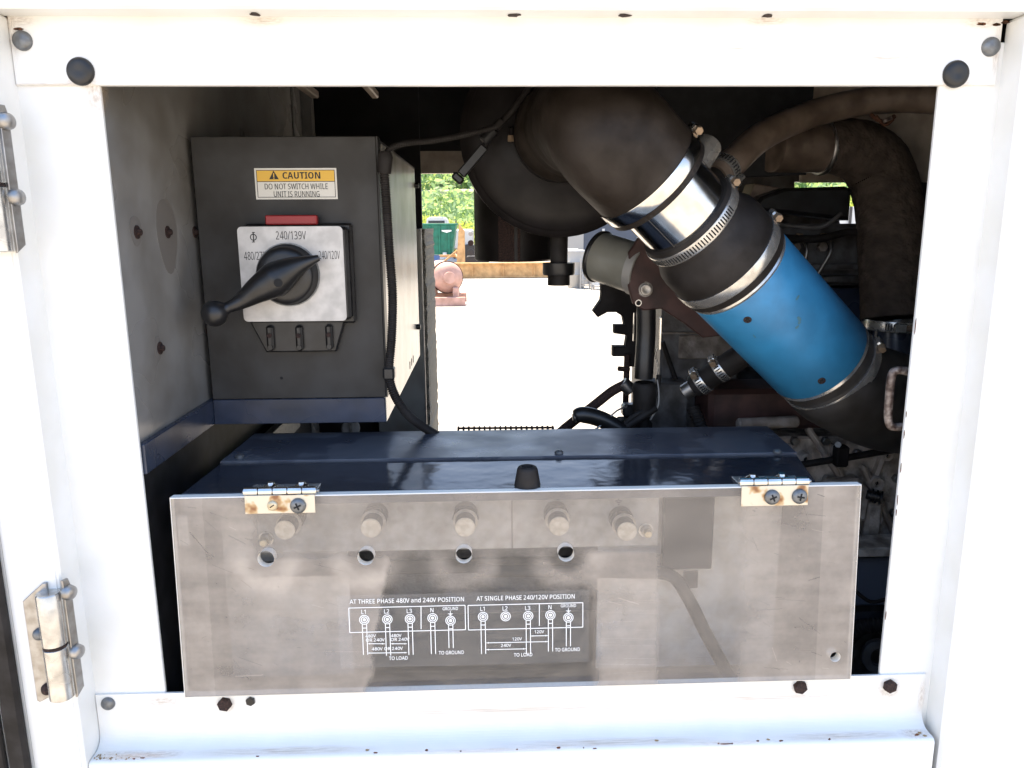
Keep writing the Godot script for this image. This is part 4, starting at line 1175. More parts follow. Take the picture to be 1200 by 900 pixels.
# ---------------------------------------------------------------- clear cover with its printed diagram
func plate_with_holes(m_face: M, m_edge: M, w: float, h: float, thick: float, holes: Array, xf: Transform3D) -> void:
	# holes: [centre, radius] sorted by x; the sheet is cut into columns through the hole centres
	var cuts := [-w / 2]
	for k in holes:
		cuts.append(k[0].x)
	cuts.append(w / 2)
	var ch := 0.0
	var seg := 14
	for i in cuts.size() - 1:
		var poly := PackedVector2Array()
		poly.append(Vector2(cuts[i], -h / 2))
		poly.append(Vector2(cuts[i + 1], -h / 2))
		if i < holes.size():
			var c: Vector2 = holes[i][0]
			for k in seg + 1:
				var a := -PI / 2 - PI * k / seg
				poly.append(c + Vector2(cos(a), sin(a)) * holes[i][1])
		poly.append(Vector2(cuts[i + 1], h / 2))
		poly.append(Vector2(cuts[i], h / 2))
		if i > 0:
			var c: Vector2 = holes[i - 1][0]
			for k in seg + 1:
				var a := PI / 2 - PI * k / seg
				poly.append(c + Vector2(cos(a), sin(a)) * holes[i - 1][1])
		var ids := Geometry2D.triangulate_polygon(poly)
		for k in range(0, ids.size(), 3):
			var t := [poly[ids[k]], poly[ids[k + 1]], poly[ids[k + 2]]]
			if (t[1] - t[0]).cross(t[2] - t[0]) < 0:
				t = [t[0], t[2], t[1]]
			var us := t.map(func(q): return Vector2(q.x / w + 0.5, 0.5 - q.y / h))
			var nz := xf.basis.z
			m_face.tri(xf * Vector3(t[0].x, t[0].y, thick), xf * Vector3(t[1].x, t[1].y, thick), xf * Vector3(t[2].x, t[2].y, thick), nz, nz, nz, us[0], us[1], us[2])
	for k in holes:
		var c: Vector2 = k[0]
		for i in 28:
			var a0 := TAU * i / 28
			var a1 := TAU * (i + 1) / 28
			var p0: Vector2 = c + Vector2(cos(a0), sin(a0)) * k[1]
			var p1: Vector2 = c + Vector2(cos(a1), sin(a1)) * k[1]
			var n0 := xf.basis * Vector3(-cos(a0), -sin(a0), 0)
			var n1 := xf.basis * Vector3(-cos(a1), -sin(a1), 0)
			var f0 := xf * Vector3(p0.x, p0.y, thick)
			var f1 := xf * Vector3(p1.x, p1.y, thick)
			var b0 := xf * Vector3(p0.x, p0.y, 0)
			var b1 := xf * Vector3(p1.x, p1.y, 0)
			m_edge.tri(f0, b1, b0, n0, n1, n0)
			m_edge.tri(f0, f1, b1, n0, n1, n1)
	var co := [Vector2(-w / 2, -h / 2), Vector2(w / 2, -h / 2), Vector2(w / 2, h / 2), Vector2(-w / 2, h / 2)]
	var b := 0.0012
	for i in 4:
		var p: Vector2 = co[i]
		var q: Vector2 = co[(i + 1) % 4]
		m_edge.face([xf * Vector3(p.x, p.y, 0), xf * Vector3(q.x, q.y, 0), xf * Vector3(q.x, q.y, thick - 0.0002), xf * Vector3(p.x, p.y, thick - 0.0002)], xf.origin)
		# bright sawn arris along the border of the face
		var pi := p - Vector2(signf(p.x), signf(p.y)) * b
		var qi := q - Vector2(signf(q.x), signf(q.y)) * b
		m_edge.face([xf * Vector3(p.x, p.y, thick - 0.0002), xf * Vector3(q.x, q.y, thick - 0.0002), xf * Vector3(qi.x, qi.y, thick + 0.0006), xf * Vector3(pi.x, pi.y, thick + 0.0006)], xf.origin)


func dirt_and_reflection_image() -> Image:
	# dust and scratches, plus reflections of pale ground and a dark figure painted in
	var w := 1640
	var h := 500
	var im := Image.create(w, h, false, Image.FORMAT_RGBA8)
	var n1 := FastNoiseLite.new()
	n1.seed = 3
	n1.frequency = 0.006
	n1.fractal_octaves = 5
	var n2 := FastNoiseLite.new()
	n2.seed = 8
	n2.frequency = 0.05
	n2.fractal_octaves = 3
	var n3 := FastNoiseLite.new()
	n3.seed = 12
	n3.frequency = 0.014
	n3.fractal_octaves = 3
	var kx := w / 0.8211
	var ky := h / 0.2505
	var at := func(q: Vector2) -> Vector2:
		return Vector2((q.x + 0.8211 * 0.5) * kx, (0.2505 * 0.5 - q.y) * ky)
	var halo := []
	for q in [Vector2(-0.3038, 0.0482), Vector2(-0.186, 0.0476), Vector2(-0.0692, 0.0471), Vector2(0.0537, 0.0464)]:
		halo.append(at.call(q))
	# dark reflection of a standing figure, painted as thinner alpha in the middle
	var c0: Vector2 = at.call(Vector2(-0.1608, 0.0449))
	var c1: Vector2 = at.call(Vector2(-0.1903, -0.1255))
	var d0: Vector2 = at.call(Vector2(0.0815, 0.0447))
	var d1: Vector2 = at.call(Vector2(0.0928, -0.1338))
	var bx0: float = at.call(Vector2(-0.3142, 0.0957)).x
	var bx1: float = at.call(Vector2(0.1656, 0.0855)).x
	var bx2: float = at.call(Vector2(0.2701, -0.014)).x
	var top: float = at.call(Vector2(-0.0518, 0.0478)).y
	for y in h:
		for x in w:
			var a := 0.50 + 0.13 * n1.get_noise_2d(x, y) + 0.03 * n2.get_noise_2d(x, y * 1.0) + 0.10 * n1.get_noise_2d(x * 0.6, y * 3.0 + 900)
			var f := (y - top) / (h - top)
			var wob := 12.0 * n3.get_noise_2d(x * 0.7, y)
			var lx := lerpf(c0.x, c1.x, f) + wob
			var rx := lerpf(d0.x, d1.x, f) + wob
			var figure_reflection := smoothstep(-9.0, 9.0, x - lx) * smoothstep(-26.0, 26.0, rx - x) * smoothstep(-30.0, 14.0, y - top)
			a = lerpf(a, 0.09 + 0.07 * n3.get_noise_2d(x, y * 2.0) + 0.04 * n2.get_noise_2d(x * 3, y), figure_reflection)
			# thinner over the board and dusty again along the bottom
			a *= lerpf(1.0, 0.66, smoothstep(bx0 - 12.0, bx0 + 12.0, x) * smoothstep(bx1 + 12.0, bx1 - 12.0, x) * smoothstep(top + 8.0, top - 8.0, y))
			a *= lerpf(1.0, 0.58, smoothstep(bx1 - 10.0, bx1 + 10.0, x) * smoothstep(bx2 + 30.0, bx2 - 30.0, x))
			a += 0.10 * smoothstep(h * 0.86, h * 0.97, y + 14.0 * n3.get_noise_2d(x, 40))
			for q in halo:
				var r: float = Vector2(x - q.x, y - q.y).length()
				a += 0.34 * exp(-pow((r - 62.0 - 10.0 * n3.get_noise_2d(x, y)) / 26.0, 2.0)) * smoothstep(-40.0, 30.0, y - q.y)
			# paler borders where tape has been
			if x < 74.0 + 3.0 * n3.get_noise_2d(0, y * 2):
				a += 0.07
			if x > w - 92.0 and x < w - 8.0:
				a += 0.09
			var v := 1.0 + 0.10 * n1.get_noise_2d(x + 400, y)
			im.set_pixel(x, y, Color(0.71 * v, 0.662 * v, 0.61 * v, clampf(a, 0.02, 0.9)))  # beige carries the dust and the painted reflection of sunlit ground
	var r := RandomNumberGenerator.new()
	r.seed = 5
	# scuffs: short dark strokes leaning to the right, and long fine scratches
	for i in 150:
		var x0 := r.randf_range(20, w - 20)
		var y0 := r.randf_range(20, h - 20)
		if i < 90:
			x0 = r.randf_range(w * 0.77, w * 0.96) if i % 3 else r.randf_range(10, w * 0.25)
		var l := 3.0 + 70.0 * pow(r.randf(), 3.5)
		var ang := r.randf_range(-0.1, 0.9) if i % 5 else r.randf_range(-1.4, 1.4)
		var light := r.randf() < 0.12
		var weak := r.randf_range(0.72, 0.96)
		for k in int(l):
			var x := int(x0 + cos(ang) * k)
			var y := int(y0 + sin(ang) * k)
			for o in (2 if i % 4 == 0 else 1):
				if x >= 0 and x < w and y + o >= 0 and y + o < h:
					var c := im.get_pixel(x, y + o)
					im.set_pixel(x, y + o, Color(c.r * 1.08, c.g * 1.08, c.b * 1.08, minf(c.a + 0.12, 0.9)) if light else Color(c.r * weak, c.g * weak, c.b * weak, c.a))
	for i in 46:
		var y0 := r.randf_range(h * 0.5, h * 0.97)
		var x0 := r.randf_range(w * 0.2, w * 0.7)
		var l := r.randf_range(60, 500)
		var sl := r.randf_range(-0.04, 0.06)
		for k in int(l):
			var x := int(x0 + k)
			var y := int(y0 + sl * k)
			if x >= 0 and x < w and y >= 0 and y < h and r.randf() < 0.8:
				var c := im.get_pixel(x, y)
				im.set_pixel(x, y, Color(c.r, c.g, c.b, minf(c.a + 0.10, 0.9)))
	return im


func screw_head(t: Node3D, q: Vector3, nrm: Vector3, r: float, m: String, turn: float, cross := true) -> void:
	var hd := part(t, "screw", M.new().lathe(q, nrm, [[0, r], [r * 0.18, r], [r * 0.42, r * 0.82], [r * 0.52, r * 0.5], [r * 0.54, 0]], 20), m)
	var ba := Basis(nrm.cross(Vector3.UP).normalized(), turn) if false else Basis.looking_at(-nrm, Vector3.UP) * Basis(Vector3(0, 0, 1), turn)
	var sl := M.new().box(q + nrm * r * 0.53, Vector3(r * 0.95, r * 0.2, r * 0.1), 0.0, ba)
	if cross:
		sl.box(q + nrm * r * 0.535, Vector3(r * 0.2, r * 0.95, r * 0.1), 0.0, ba)
	part(hd, "driver_slot", sl, "slot_dark")


func build_cover() -> void:
	var xf := Transform3D(Basis(Vector3(1.0, 0.0023, 0.0), Vector3(-0.0023, 0.998, -0.0639), Vector3(-0.0001, 0.0639, 0.998)), Vector3(-0.0082, 1.076, 0.012))
	var th := 0.012
	xf.origin -= xf.basis.z * th
	var cov := thing("clear_cover", "scratched clear plastic cover hanging over the terminals", "cover", xf.origin)
	var img := dirt_and_reflection_image()
	var dm := mat("dirt_and_reflection_face", Color.WHITE, 0.32)  # dirt, with reflections painted into its colour and alpha
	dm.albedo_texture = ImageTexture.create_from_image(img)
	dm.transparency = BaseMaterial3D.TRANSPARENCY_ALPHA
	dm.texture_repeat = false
	var mf := M.new()
	var me := M.new()
	var rr := 0.0098
	var holes := [[Vector2(-0.3033, 0.0482), rr], [Vector2(-0.1855, 0.0476), rr], [Vector2(-0.0687, 0.0471), rr], [Vector2(0.0542, 0.0464), rr], [Vector2(0.3894, -0.0949), 0.0065]]
	plate_with_holes(mf, me, 0.8211, 0.2505, th, holes, xf)
	part(cov, "sheet", mf, "dirt_and_reflection_face")
	part(cov, "edge", me, "plastic_edge")
	var mb := M.new()
	var mx := M.new()
	plate_with_holes(mb, mx, 0.8211 - 0.0004, 0.2505 - 0.0004, 0.0, holes, xf * Transform3D(Basis(), Vector3(0, 0, 0.0003)))
	part(cov, "back_face", mb, "clear_plastic")
	# hinges of the cover
	var hl := ["rust stained small hinge at the left of the clear cover", "rust stained small hinge at the right of the clear cover"]
	var ps := [[Vector2(-0.3236, 0.1042), Vector2(-0.2419, 0.1274)], [Vector2(0.2643, 0.1014), Vector2(0.3452, 0.1262)]]
	var zs := [[Vector2(-0.2615, 0.1133), Vector2(-0.2913, 0.1139)], [Vector2(0.3012, 0.1123), Vector2(0.3344, 0.1127)]]
	for i in 2:
		var a: Vector2 = ps[i][0]
		var b: Vector2 = ps[i][1]
		var top := 0.2505 * 0.5
		var t := thing("cover_hinge", hl[i], "hinge", xf * Vector3((a.x + b.x) * 0.5, top, th), "small hinges of the clear cover")
		part(t, "front_leaf", M.new().prism([Vector2(a.x, a.y), Vector2(b.x, a.y), Vector2(b.x, top + 0.001), Vector2(a.x, top + 0.001)], xf * Transform3D(Basis(), Vector3(0, 0, th + 0.0007)), 0.0012, 0.0004), "stained_plate")
		var kc := xf * Vector3(0, top + 0.0045, th - 0.0035)
		var n := 5
		for k in n:
			var x0: float = lerpf(a.x - 0.002, b.x + 0.002, float(k) / n)
			var x1: float = lerpf(a.x - 0.002, b.x + 0.002, float(k + 1) / n)
			part(t, "knuckle", M.new().rod(xf * Vector3(x0 + 0.0004, top + 0.0045, th - 0.0035), xf * Vector3(x1 - 0.0004, top + 0.0045, th - 0.0035), 0.0052, 20, 0.0005), "bright_steel")
		part(t, "pin", M.new().rod(xf * Vector3(a.x - 0.003, top + 0.0045, th - 0.0035), xf * Vector3(b.x + 0.0045, top + 0.0045, th - 0.0035), 0.002, 10), "dull_steel")
		part(t, "lid_leaf", M.new().span(xf * Vector3(a.x, 0, 0) * Vector3(1, 0, 0) + Vector3(0, 1.2003, -0.034), xf * Vector3(b.x - 0.001, 0, 0) * Vector3(1, 0, 0) + Vector3(0, 1.2018, -0.006), 0.0004), "steel")
		for k in 2:
			var q2: Vector2 = zs[i][k]
			if i == 0 and k == 1:
				screw_head(t, xf * Vector3(q2.x, q2.y, th + 0.0015), xf.basis.z, 0.0062, "brass", 0.6, false)
			else:
				screw_head(t, xf * Vector3(q2.x, q2.y, th + 0.0018), xf.basis.z, 0.0093, "zinc", 0.4 + k)
			var dx: float = lerpf(a.x, b.x, 0.28 + 0.45 * k)
			part(t, "lid_nut", M.new().lathe(xf * Vector3(dx, 0, 0) * Vector3(1, 0, 0) + Vector3(0, 1.2018, -0.024), Vector3.UP, [[0, 0.0085], [0.002, 0.008], [0.0035, 0.005], [0.0045, 0.0045], [0.006, 0.004], [0.006, 0]], 14), "bright_steel")
	# printed wiring diagram
	var g := xf * Transform3D(Basis(), Vector3(0, 0, th + 0.0004))
	var wd := thing("wiring_sticker", "clear sticker printed with a white wiring diagram", "sticker", g * Vector3(0, -0.08, 0))
	var f0 := Vector2(-0.2211, -0.0923)
	var f1 := Vector2(0.0817, 0.0005)
	part(wd, "film", M.new().prism([f0, Vector2(f1.x, f0.y), f1, Vector2(f0.x, f1.y)], g, 0.0002), "sticker_film")
	var d := g * Transform3D(Basis(), Vector3(0, 0, 0.0003))
	var ln := M.new()
	var line := func(a: Vector2, b: Vector2, w: float) -> void:
		var e := (b - a)
		var nn := Vector2(-e.y, e.x).normalized() * w * 0.5
		ln.prism([a + nn, a - nn, b - nn, b + nn], d, 0.0002)
	var text := func(called: String, s: String, q: Vector2, h: float, w: float) -> void:
		var tm := M.new()
		write(tm, s, d * Transform3D(Basis(), Vector3(q.x, q.y, 0)), h, false, w)
		part(wd, called, tm, "pale_print")
	var lw := 0.0009
	text.call("lettering", "AT THREE PHASE 480V and 240V POSITION", Vector2(-0.138, -0.0076), 0.0052, Vector2(-0.0692, -0.0088).x - Vector2(-0.2063, -0.0054).x)
	text.call("lettering", "AT SINGLE PHASE 240/120V POSITION", Vector2(0.005, -0.0074), 0.0052, Vector2(0.064, -0.0088).x - Vector2(-0.0548, -0.0059).x)
	for r in [[Vector2(-0.2079, -0.0465), Vector2(-0.0683, -0.0153)], [Vector2(-0.0648, -0.047), Vector2(0.0744, -0.0156)]]:
		var a: Vector2 = r[0]
		var b: Vector2 = r[1]
		line.call(a, Vector2(b.x, a.y), lw)
		line.call(Vector2(b.x, a.y), b, lw)
		line.call(b, Vector2(a.x, b.y), lw)
		line.call(Vector2(a.x, b.y), a, lw)
	line.call(Vector2(-0.122, -0.0444), Vector2(-0.1213, -0.0151), lw)
	line.call(Vector2(0.0214, -0.0438), Vector2(0.0215, -0.0165), lw)
	var studs := [[Vector2(-0.1899, -0.0307), "L1", Vector2(-0.1919, -0.112)], [Vector2(-0.1622, -0.0308), "L2", Vector2(-0.1649, -0.1128)], [Vector2(-0.135, -0.031), "L3", Vector2(-0.1369, -0.1136)], [Vector2(-0.1078, -0.0306), "N", Vector2(-0.1099, -0.1144)], [Vector2(-0.0862, -0.0344), "GROUND", Vector2(-0.088, -0.115)],
		[Vector2(-0.0469, -0.0305), "L1", Vector2(-0.0483, -0.1162)], [Vector2(-0.0195, -0.0307), "L2", Vector2(-0.021, -0.117)], [Vector2(0.0079, -0.0309), "L3", Vector2(0.0073, -0.1178)], [Vector2(0.0349, -0.0305), "N", Vector2(0.0347, -0.1186)], [Vector2(0.0568, -0.0343), "GROUND", Vector2(0.0568, -0.1192)]]
	var foot := [Vector2(-0.1916, -0.0755).y, Vector2(-0.1638, -0.0773).y, Vector2(-0.1359, -0.077).y, Vector2(-0.1089, -0.0767).y, Vector2(-0.087, -0.0695).y, Vector2(-0.0477, -0.0783).y, 9.0, Vector2(0.0076, -0.0799).y, Vector2(0.0348, -0.0773).y, Vector2(0.0568, -0.0712).y]
	for i in 10:
		var c: Vector2 = studs[i][0]
		var sy := M.new()
		for rr2 in [[0.0019, 0.0], [0.0042, 0.0032], [0.0062, 0.0053]]:
			sy.lathe(d * Vector3(c.x, c.y, 0), d.basis.z, [[0, rr2[0]], [0.0002, rr2[0]], [0.0002, rr2[1]]], 20)
		part(wd, "terminal_symbol", sy, "pale_print")
		var gnd: bool = studs[i][1] == "GROUND"
		text.call("lettering", studs[i][1], c + (Vector2(0, 0.0152) if gnd else Vector2(-0.0005, 0.0100)), 0.0036 if gnd else 0.0050, 0.0185 if gnd else 0.0)
		if gnd:
			line.call(c + Vector2(0, 0.0062), c + Vector2(0, 0.0128), 0.0007)
			line.call(c + Vector2(-0.003, 0.0088), c + Vector2(0.003, 0.0088), 0.0007)
			line.call(c + Vector2(-0.0017, 0.0075), c + Vector2(0.0017, 0.0075), 0.0007)
		if foot[i] < 5.0:
			var w2 := 0.0026
			line.call(c + Vector2(-w2, -0.0058), c + Vector2(-w2, -0.0105), lw)
			line.call(c + Vector2(w2, -0.0058), c + Vector2(w2, -0.0105), lw)
			line.call(c + Vector2(-w2, -0.0105), c + Vector2(w2, -0.0105), lw)
			line.call(c + Vector2(-w2, -0.0105), Vector2(c.x - w2, foot[i]), lw)
			line.call(c + Vector2(w2, -0.0105), Vector2(c.x + w2, foot[i]), lw)
	var arrow := func(a: Vector2, b: Vector2) -> void:
		line.call(a, b, 0.0008)
		var e := (b - a).normalized()
		var o := Vector2(-e.y, e.x)
		ln.prism([a, a + e * 0.003 + o * 0.001, a + e * 0.003 - o * 0.001], d, 0.0002)
		ln.prism([b, b - e * 0.003 + o * 0.001, b - e * 0.003 - o * 0.001], d, 0.0002)
	arrow.call(Vector2(-0.1869, -0.0613), Vector2(-0.1664, -0.0619))
	arrow.call(Vector2(-0.1591, -0.0621), Vector2(-0.1396, -0.0626))
	arrow.call(Vector2(-0.1874, -0.0734), Vector2(-0.1399, -0.0741))
	arrow.call(Vector2(0.0109, -0.0567), Vector2(0.0317, -0.0567))
	arrow.call(Vector2(-0.0433, -0.0641), Vector2(0.0317, -0.0645))
	arrow.call(Vector2(-0.0434, -0.0729), Vector2(0.0045, -0.0731))
	part(wd, "diagram_lines", ln, "pale_print")
	text.call("lettering", "480V", Vector2(-0.183, -0.0532) + Vector2(0, 0.0016), 0.0036, 0.0125)
	text.call("lettering", "OR 240V", Vector2(-0.1776, -0.0585) + Vector2(0, 0.0016), 0.0036, 0.0225)
	text.call("lettering", "480V", Vector2(-0.1522, -0.0535) + Vector2(0, 0.0016), 0.0036, 0.0125)
	text.call("lettering", "OR 240V", Vector2(-0.1477, -0.0585) + Vector2(0, 0.0016), 0.0036, 0.0225)
	text.call("lettering", "480V OR 240V", Vector2(-0.1635, -0.07) + Vector2(0, 0.0016), 0.0036, 0.0375)
	text.call("lettering", "TO LOAD", Vector2(-0.1505, -0.081), 0.0042, 0.0225)
	text.call("lettering", "TO GROUND", Vector2(-0.0861, -0.0756), 0.0042, 0.0305)
	text.call("lettering", "120V", Vector2(0.0213, -0.0532) + Vector2(0, 0.0016), 0.0036, 0.0115)
	text.call("lettering", "120V", Vector2(-0.0058, -0.0618) + Vector2(0, 0.0016), 0.0036, 0.0115)
	text.call("lettering", "240V", Vector2(-0.0194, -0.0697) + Vector2(0, 0.0016), 0.0036, 0.0125)
	text.call("lettering", "TO LOAD", Vector2(0.0013, -0.0808), 0.0042, 0.0225)
	text.call("lettering", "TO GROUND", Vector2(0.0557, -0.0756), 0.0042, 0.0305)


# ---------------------------------------------------------------- air intake
func clamp_ring(label: String, c: Vector3, axis: Vector3, r: float, w: float, screw_dir: Vector3, m := "steel", slots := 0, slot_turn := 0.0) -> Node3D:
	var a := axis.normalized()
	var sd := (screw_dir - a * screw_dir.dot(a)).normalized()
	var t := thing("hose_clamp", label, "hose clamp", c + sd * r, "hose clamps on the air hoses")
	var o := c - a * w * 0.5
	var th := 0.0014
	part(t, "band", M.new().lathe(o, a, [[0, r - 0.001], [0, r + th], [w * 0.08, r + th + 0.0004], [w * 0.92, r + th + 0.0004], [w, r + th], [w, r - 0.001]], 64), m)
	var tang := a.cross(sd)
	var ba := Basis(tang, a, sd)
	var hc := c + sd * (r + 0.005)
	part(t, "screw_housing", M.new().box(hc, Vector3(w * 1.1, w * 0.95, 0.008), 0.002, ba), m)
	part(t, "screw", M.new().hex(hc + tang * w * 0.5, hc + tang * (w * 0.5 + 0.009), 0.0055).rod(hc - tang * w * 0.4, hc + tang * w * 0.55, 0.0035, 10), "old_brass")
	if slots > 0:
		var sl := M.new()
		for i in slots:
			var d := sd.rotated(a, slot_turn + i * 0.0042 / r)
			if slot_turn == 0.0:      # centred on the open side of the bay
				d = (Vector3(0, 0.25, 1) - a * a.dot(Vector3(0, 0.25, 1))).normalized().rotated(a, (i - (slots - 1) * 0.5) * 0.0042 / r)
			sl.box(c + d * (r + th + 0.0005), Vector3(0.0018, w * 0.62, 0.0006), 0.0, Basis(a.cross(d), a, d))
		stuff(part(t, "band_slots", sl, "slot_dark"))
	return t


func build_air_intake() -> void:
	# axis of the straight run
	var a0 := Vector3(0.1677, 1.5626, -0.135)
	var b0 := Vector3(0.4545, 1.3034, -0.235)
	var ax := (b0 - a0).normalized()
	# drum of the air cleaner behind
	var dc := Vector3(0.0749, 1.649, -0.4)
	var drum := thing("air_cleaner", "large round dark air cleaner housing hanging under the roof", "air cleaner", dc)
	part(drum, "shell", M.new().lathe(dc + Vector3(0, 0, -0.34), Vector3(0, 0, 1), [[0, 0], [0, 0.15], [0.01, 0.157], [0.312, 0.157], [0.314, 0.160], [0.326, 0.160], [0.330, 0.156], [0.333, 0.150]], 64), "drum_paint")
	part(drum, "face", M.new().lathe(dc, Vector3(0, 0, 1), [[-0.008, 0.1505], [-0.004, 0.147], [0.0, 0.12], [0.004, 0.09], [0.006, 0]], 64), "drum_paint")
	part(drum, "neck", M.new().lathe(dc, Vector3(0, 0, 1), [[0.006, 0.07], [0.04, 0.07]], 40), "drum_paint")
	var wi := [Vector3(-0.0651, 1.6712, -0.39), Vector3(-0.0663, 1.5937, -0.385)]
	part(drum, "strap", M.new().lathe(dc + Vector3(0, 0, -0.2), Vector3(0, 0, 1), [[0, 0.157], [0, 0.1595], [0.03, 0.1595], [0.03, 0.157]], 64), "dull_steel")
	part(drum, "strap_bracket", M.new().box(dc + Vector3(0.02, 0.22, -0.18), Vector3(0.12, 0.14, 0.04), 0.003), "matt_black")
	# dust cup below
	var cz := -0.60
	var ct := Vector3(0.0089, 1.5848, -0.6)
	var cbt := Vector3(0.0082, 1.4441, -0.6)
	var cup := thing("dust_cup", "black cylindrical cup below the round air cleaner", "canister", cbt)
	var cr := 0.0751
	part(cup, "body", M.new().lathe(Vector3(cbt.x, cbt.y, cz), Vector3.UP, [[0, 0], [0, cr - 0.003], [0.003, cr], [0.30, cr], [0.30, 0]], 48), "drum_paint")
	part(cup, "seam", M.new().span(Vector3(cbt.x + cr * 0.86, cbt.y, cz + cr * 0.50), Vector3(cbt.x + cr * 0.92, cbt.y + 0.12, cz + cr * 0.56), 0.001), "dull_steel")
	var rk := M.new()
	for k in [0.10, 0.24, 0.33, 0.52]:
		var ang: float = -0.2 + k
		rk.box(Vector3(cbt.x + sin(ang - 0.25) * cr, cbt.y + 0.05, cz + cos(ang - 0.25) * cr), Vector3(0.012 if k < 0.4 else 0.005, 0.10, 0.0006), 0.0, Basis(Vector3.UP, ang - 0.25))
	part(cup, "rust_streak", rk, "dark_rust")
	# little outlet
	var oz := -0.47
	var outl := thing("drain_outlet", "short black drain pipe with collar beside the dust cup", "pipe", Vector3(0.0774, 1.4054, -0.47))
	var o1 := Vector3(0.08, 1.4068, oz)
	var l1 := 1.4245 - 1.4068
	var l2 := 1.445 - 1.4068
	part(outl, "spout", M.new().lathe(o1, Vector3.UP, [[0, 0.016], [0, 0.0193], [l1, 0.0193]], 24), "black_rubber")
	part(outl, "collar", M.new().lathe(o1, Vector3.UP, [[l1, 0], [l1, 0.0268], [l1 + 0.003, 0.028], [l2, 0.028], [l2, 0]], 28), "black_plastic")
	part(outl, "pipe", M.new().lathe(o1, Vector3.UP, [[l2, 0.0149], [l2 + 0.11, 0.0164]], 24), "black_rubber")
	# rubber elbow from drum to the straight run
	var er := 0.0745
	var elbow := thing("rubber_elbow", "big dusty black rubber elbow hose coming from the air cleaner", "hose", Vector3(0.0934, 1.6358, -0.2))
	var ep := [dc + Vector3(0, 0, 0.010), dc + Vector3(0, 0.002, 0.05), dc + Vector3(0.012, 0.004, 0.10)]
	var e1 := a0 - ax * 0.075
	ep.append(e1.lerp(ep[2], 0.42) + Vector3(-0.006, 0.014, 0.03))
	ep.append(e1)
	ep.append(a0 - ax * 0.03)
	ep.append(a0 + ax * 0.006)
	var pth := curve(ep, 12)
	part(elbow, "hose", M.new().sweep(pth, er, 56), "dusty_rubber")
	part(elbow, "lip", M.new().lathe(a0 + ax * 0.002, ax, [[0, er], [0.005, er], [0.006, er - 0.003], [0.006, 0.05]], 56), "black_rubber")
	var side := ax.cross(Vector3(0, 0, 1)).normalized()      # screen upper right or lower left
	if side.x < 0:
		side = -side
	clamp_ring("silver band clamp at the end of the rubber elbow", a0 - ax * 0.010, ax, er, 0.017, side + Vector3(0, 0, 0.15), "bright_steel")
	clamp_ring("clamp half hidden where the rubber elbow meets the air cleaner", dc + Vector3(0.0, 0.001, 0.022), Vector3(0, 0.02, 1), er, 0.012, Vector3(-1, 0.02, 0), "drum_paint")
	# steel pipe
	var pr := 0.0615
	var pip := thing("steel_pipe", "polished steel pipe between the elbow and the rubber reducer", "pipe", a0 + ax * 0.04)
	part(pip, "tube", M.new().lathe(a0, ax, [[-0.02, pr], [0.10, pr]], 64), "bright_steel")
	part(pip, "seam", M.new().lathe(a0, ax, [[-0.02, pr + 0.0004], [0.066, pr + 0.0004]], 2, 1.0, 1.0, 0.02), "dull_steel")
	part(pip, "outlet_stub", M.new().rod(a0 + ax * 0.03 + side * 0.05, a0 + ax * 0.03 + side * 0.082 + Vector3(0, 0.006, -0.02), 0.018, 24), "steel")
	# rubber reducer
	b0 -= ax * 0.017
	var r0 := a0 + ax * 0.064
	var red := thing("rubber_reducer", "bulging black rubber reducer between steel pipe and blue canister", "hose", r0)
	part(red, "hose", M.new().lathe(r0, ax, [[0, 0.058], [0, 0.0665], [0.003, 0.068], [0.026, 0.068], [0.034, 0.0705], [0.046, 0.077], [0.058, 0.0785], [0.106, 0.0785], [0.108, 0.077], [0.108, 0.06]], 64), "black_rubber")
	clamp_ring("slotted silver clamp at the steel pipe end of the reducer", r0 + ax * 0.0135, ax, 0.068, 0.015, side + Vector3(0, 0, 0.1), "steel", 42, 0.95)
	clamp_ring("silver clamp at the blue canister end of the reducer", r0 + ax * 0.089, ax, 0.0785, 0.0155, side + Vector3(0, 0, 0.22), "steel")
	# blue canister
	var c0 := r0 + ax * 0.111
	var cl := (b0 - c0).dot(ax)
	var can := thing("blue_canister", "bright blue cylindrical canister slanting across the engine bay", "canister", c0 + ax * cl * 0.5)
	var br := 0.0765
	var shell := part(can, "shell", M.new().lathe(c0, ax, [[0.004, br - 0.004], [0.004, br - 0.001], [0.006, br], [cl - 0.006, br], [cl - 0.004, br - 0.001], [cl - 0.004, br - 0.004]], 80), "blue_paint")
	part(can, "end_ring", M.new().lathe(c0, ax, [[-0.002, br - 0.008], [-0.002, br - 0.001], [0.0005, br + 0.0005], [0.004, br - 0.001]], 80), "steel")
	part(can, "end_ring", M.new().lathe(c0, ax, [[cl - 0.004, br - 0.001], [cl - 0.0005, br + 0.0005], [cl + 0.002, br - 0.001], [cl + 0.002, br - 0.008]], 80), "steel")
	# plugs: directions round the canister
	var view := Vector3(0, 0, 1)
	view = (view - ax * view.dot(ax)).normalized()
	for k in [[0.030, 0.62], [cl - 0.026, 0.42]]:
		var d := view.rotated(ax, k[1])
		var q: Vector3 = c0 + ax * k[0] + d * (br - 0.0005)
		part(shell, "plug", M.new().lathe(q, d, [[0, 0.0052], [0.0015, 0.0052], [0.0018, 0.0036], [0.0002, 0.003], [0.0002, 0]], 18), "dark_rust")
		part(shell, "plug_hole", M.new().rod(q + d * 0.0004, q + d * 0.0012, 0.0028, 12), "slot_dark")
	var gm := M.new()
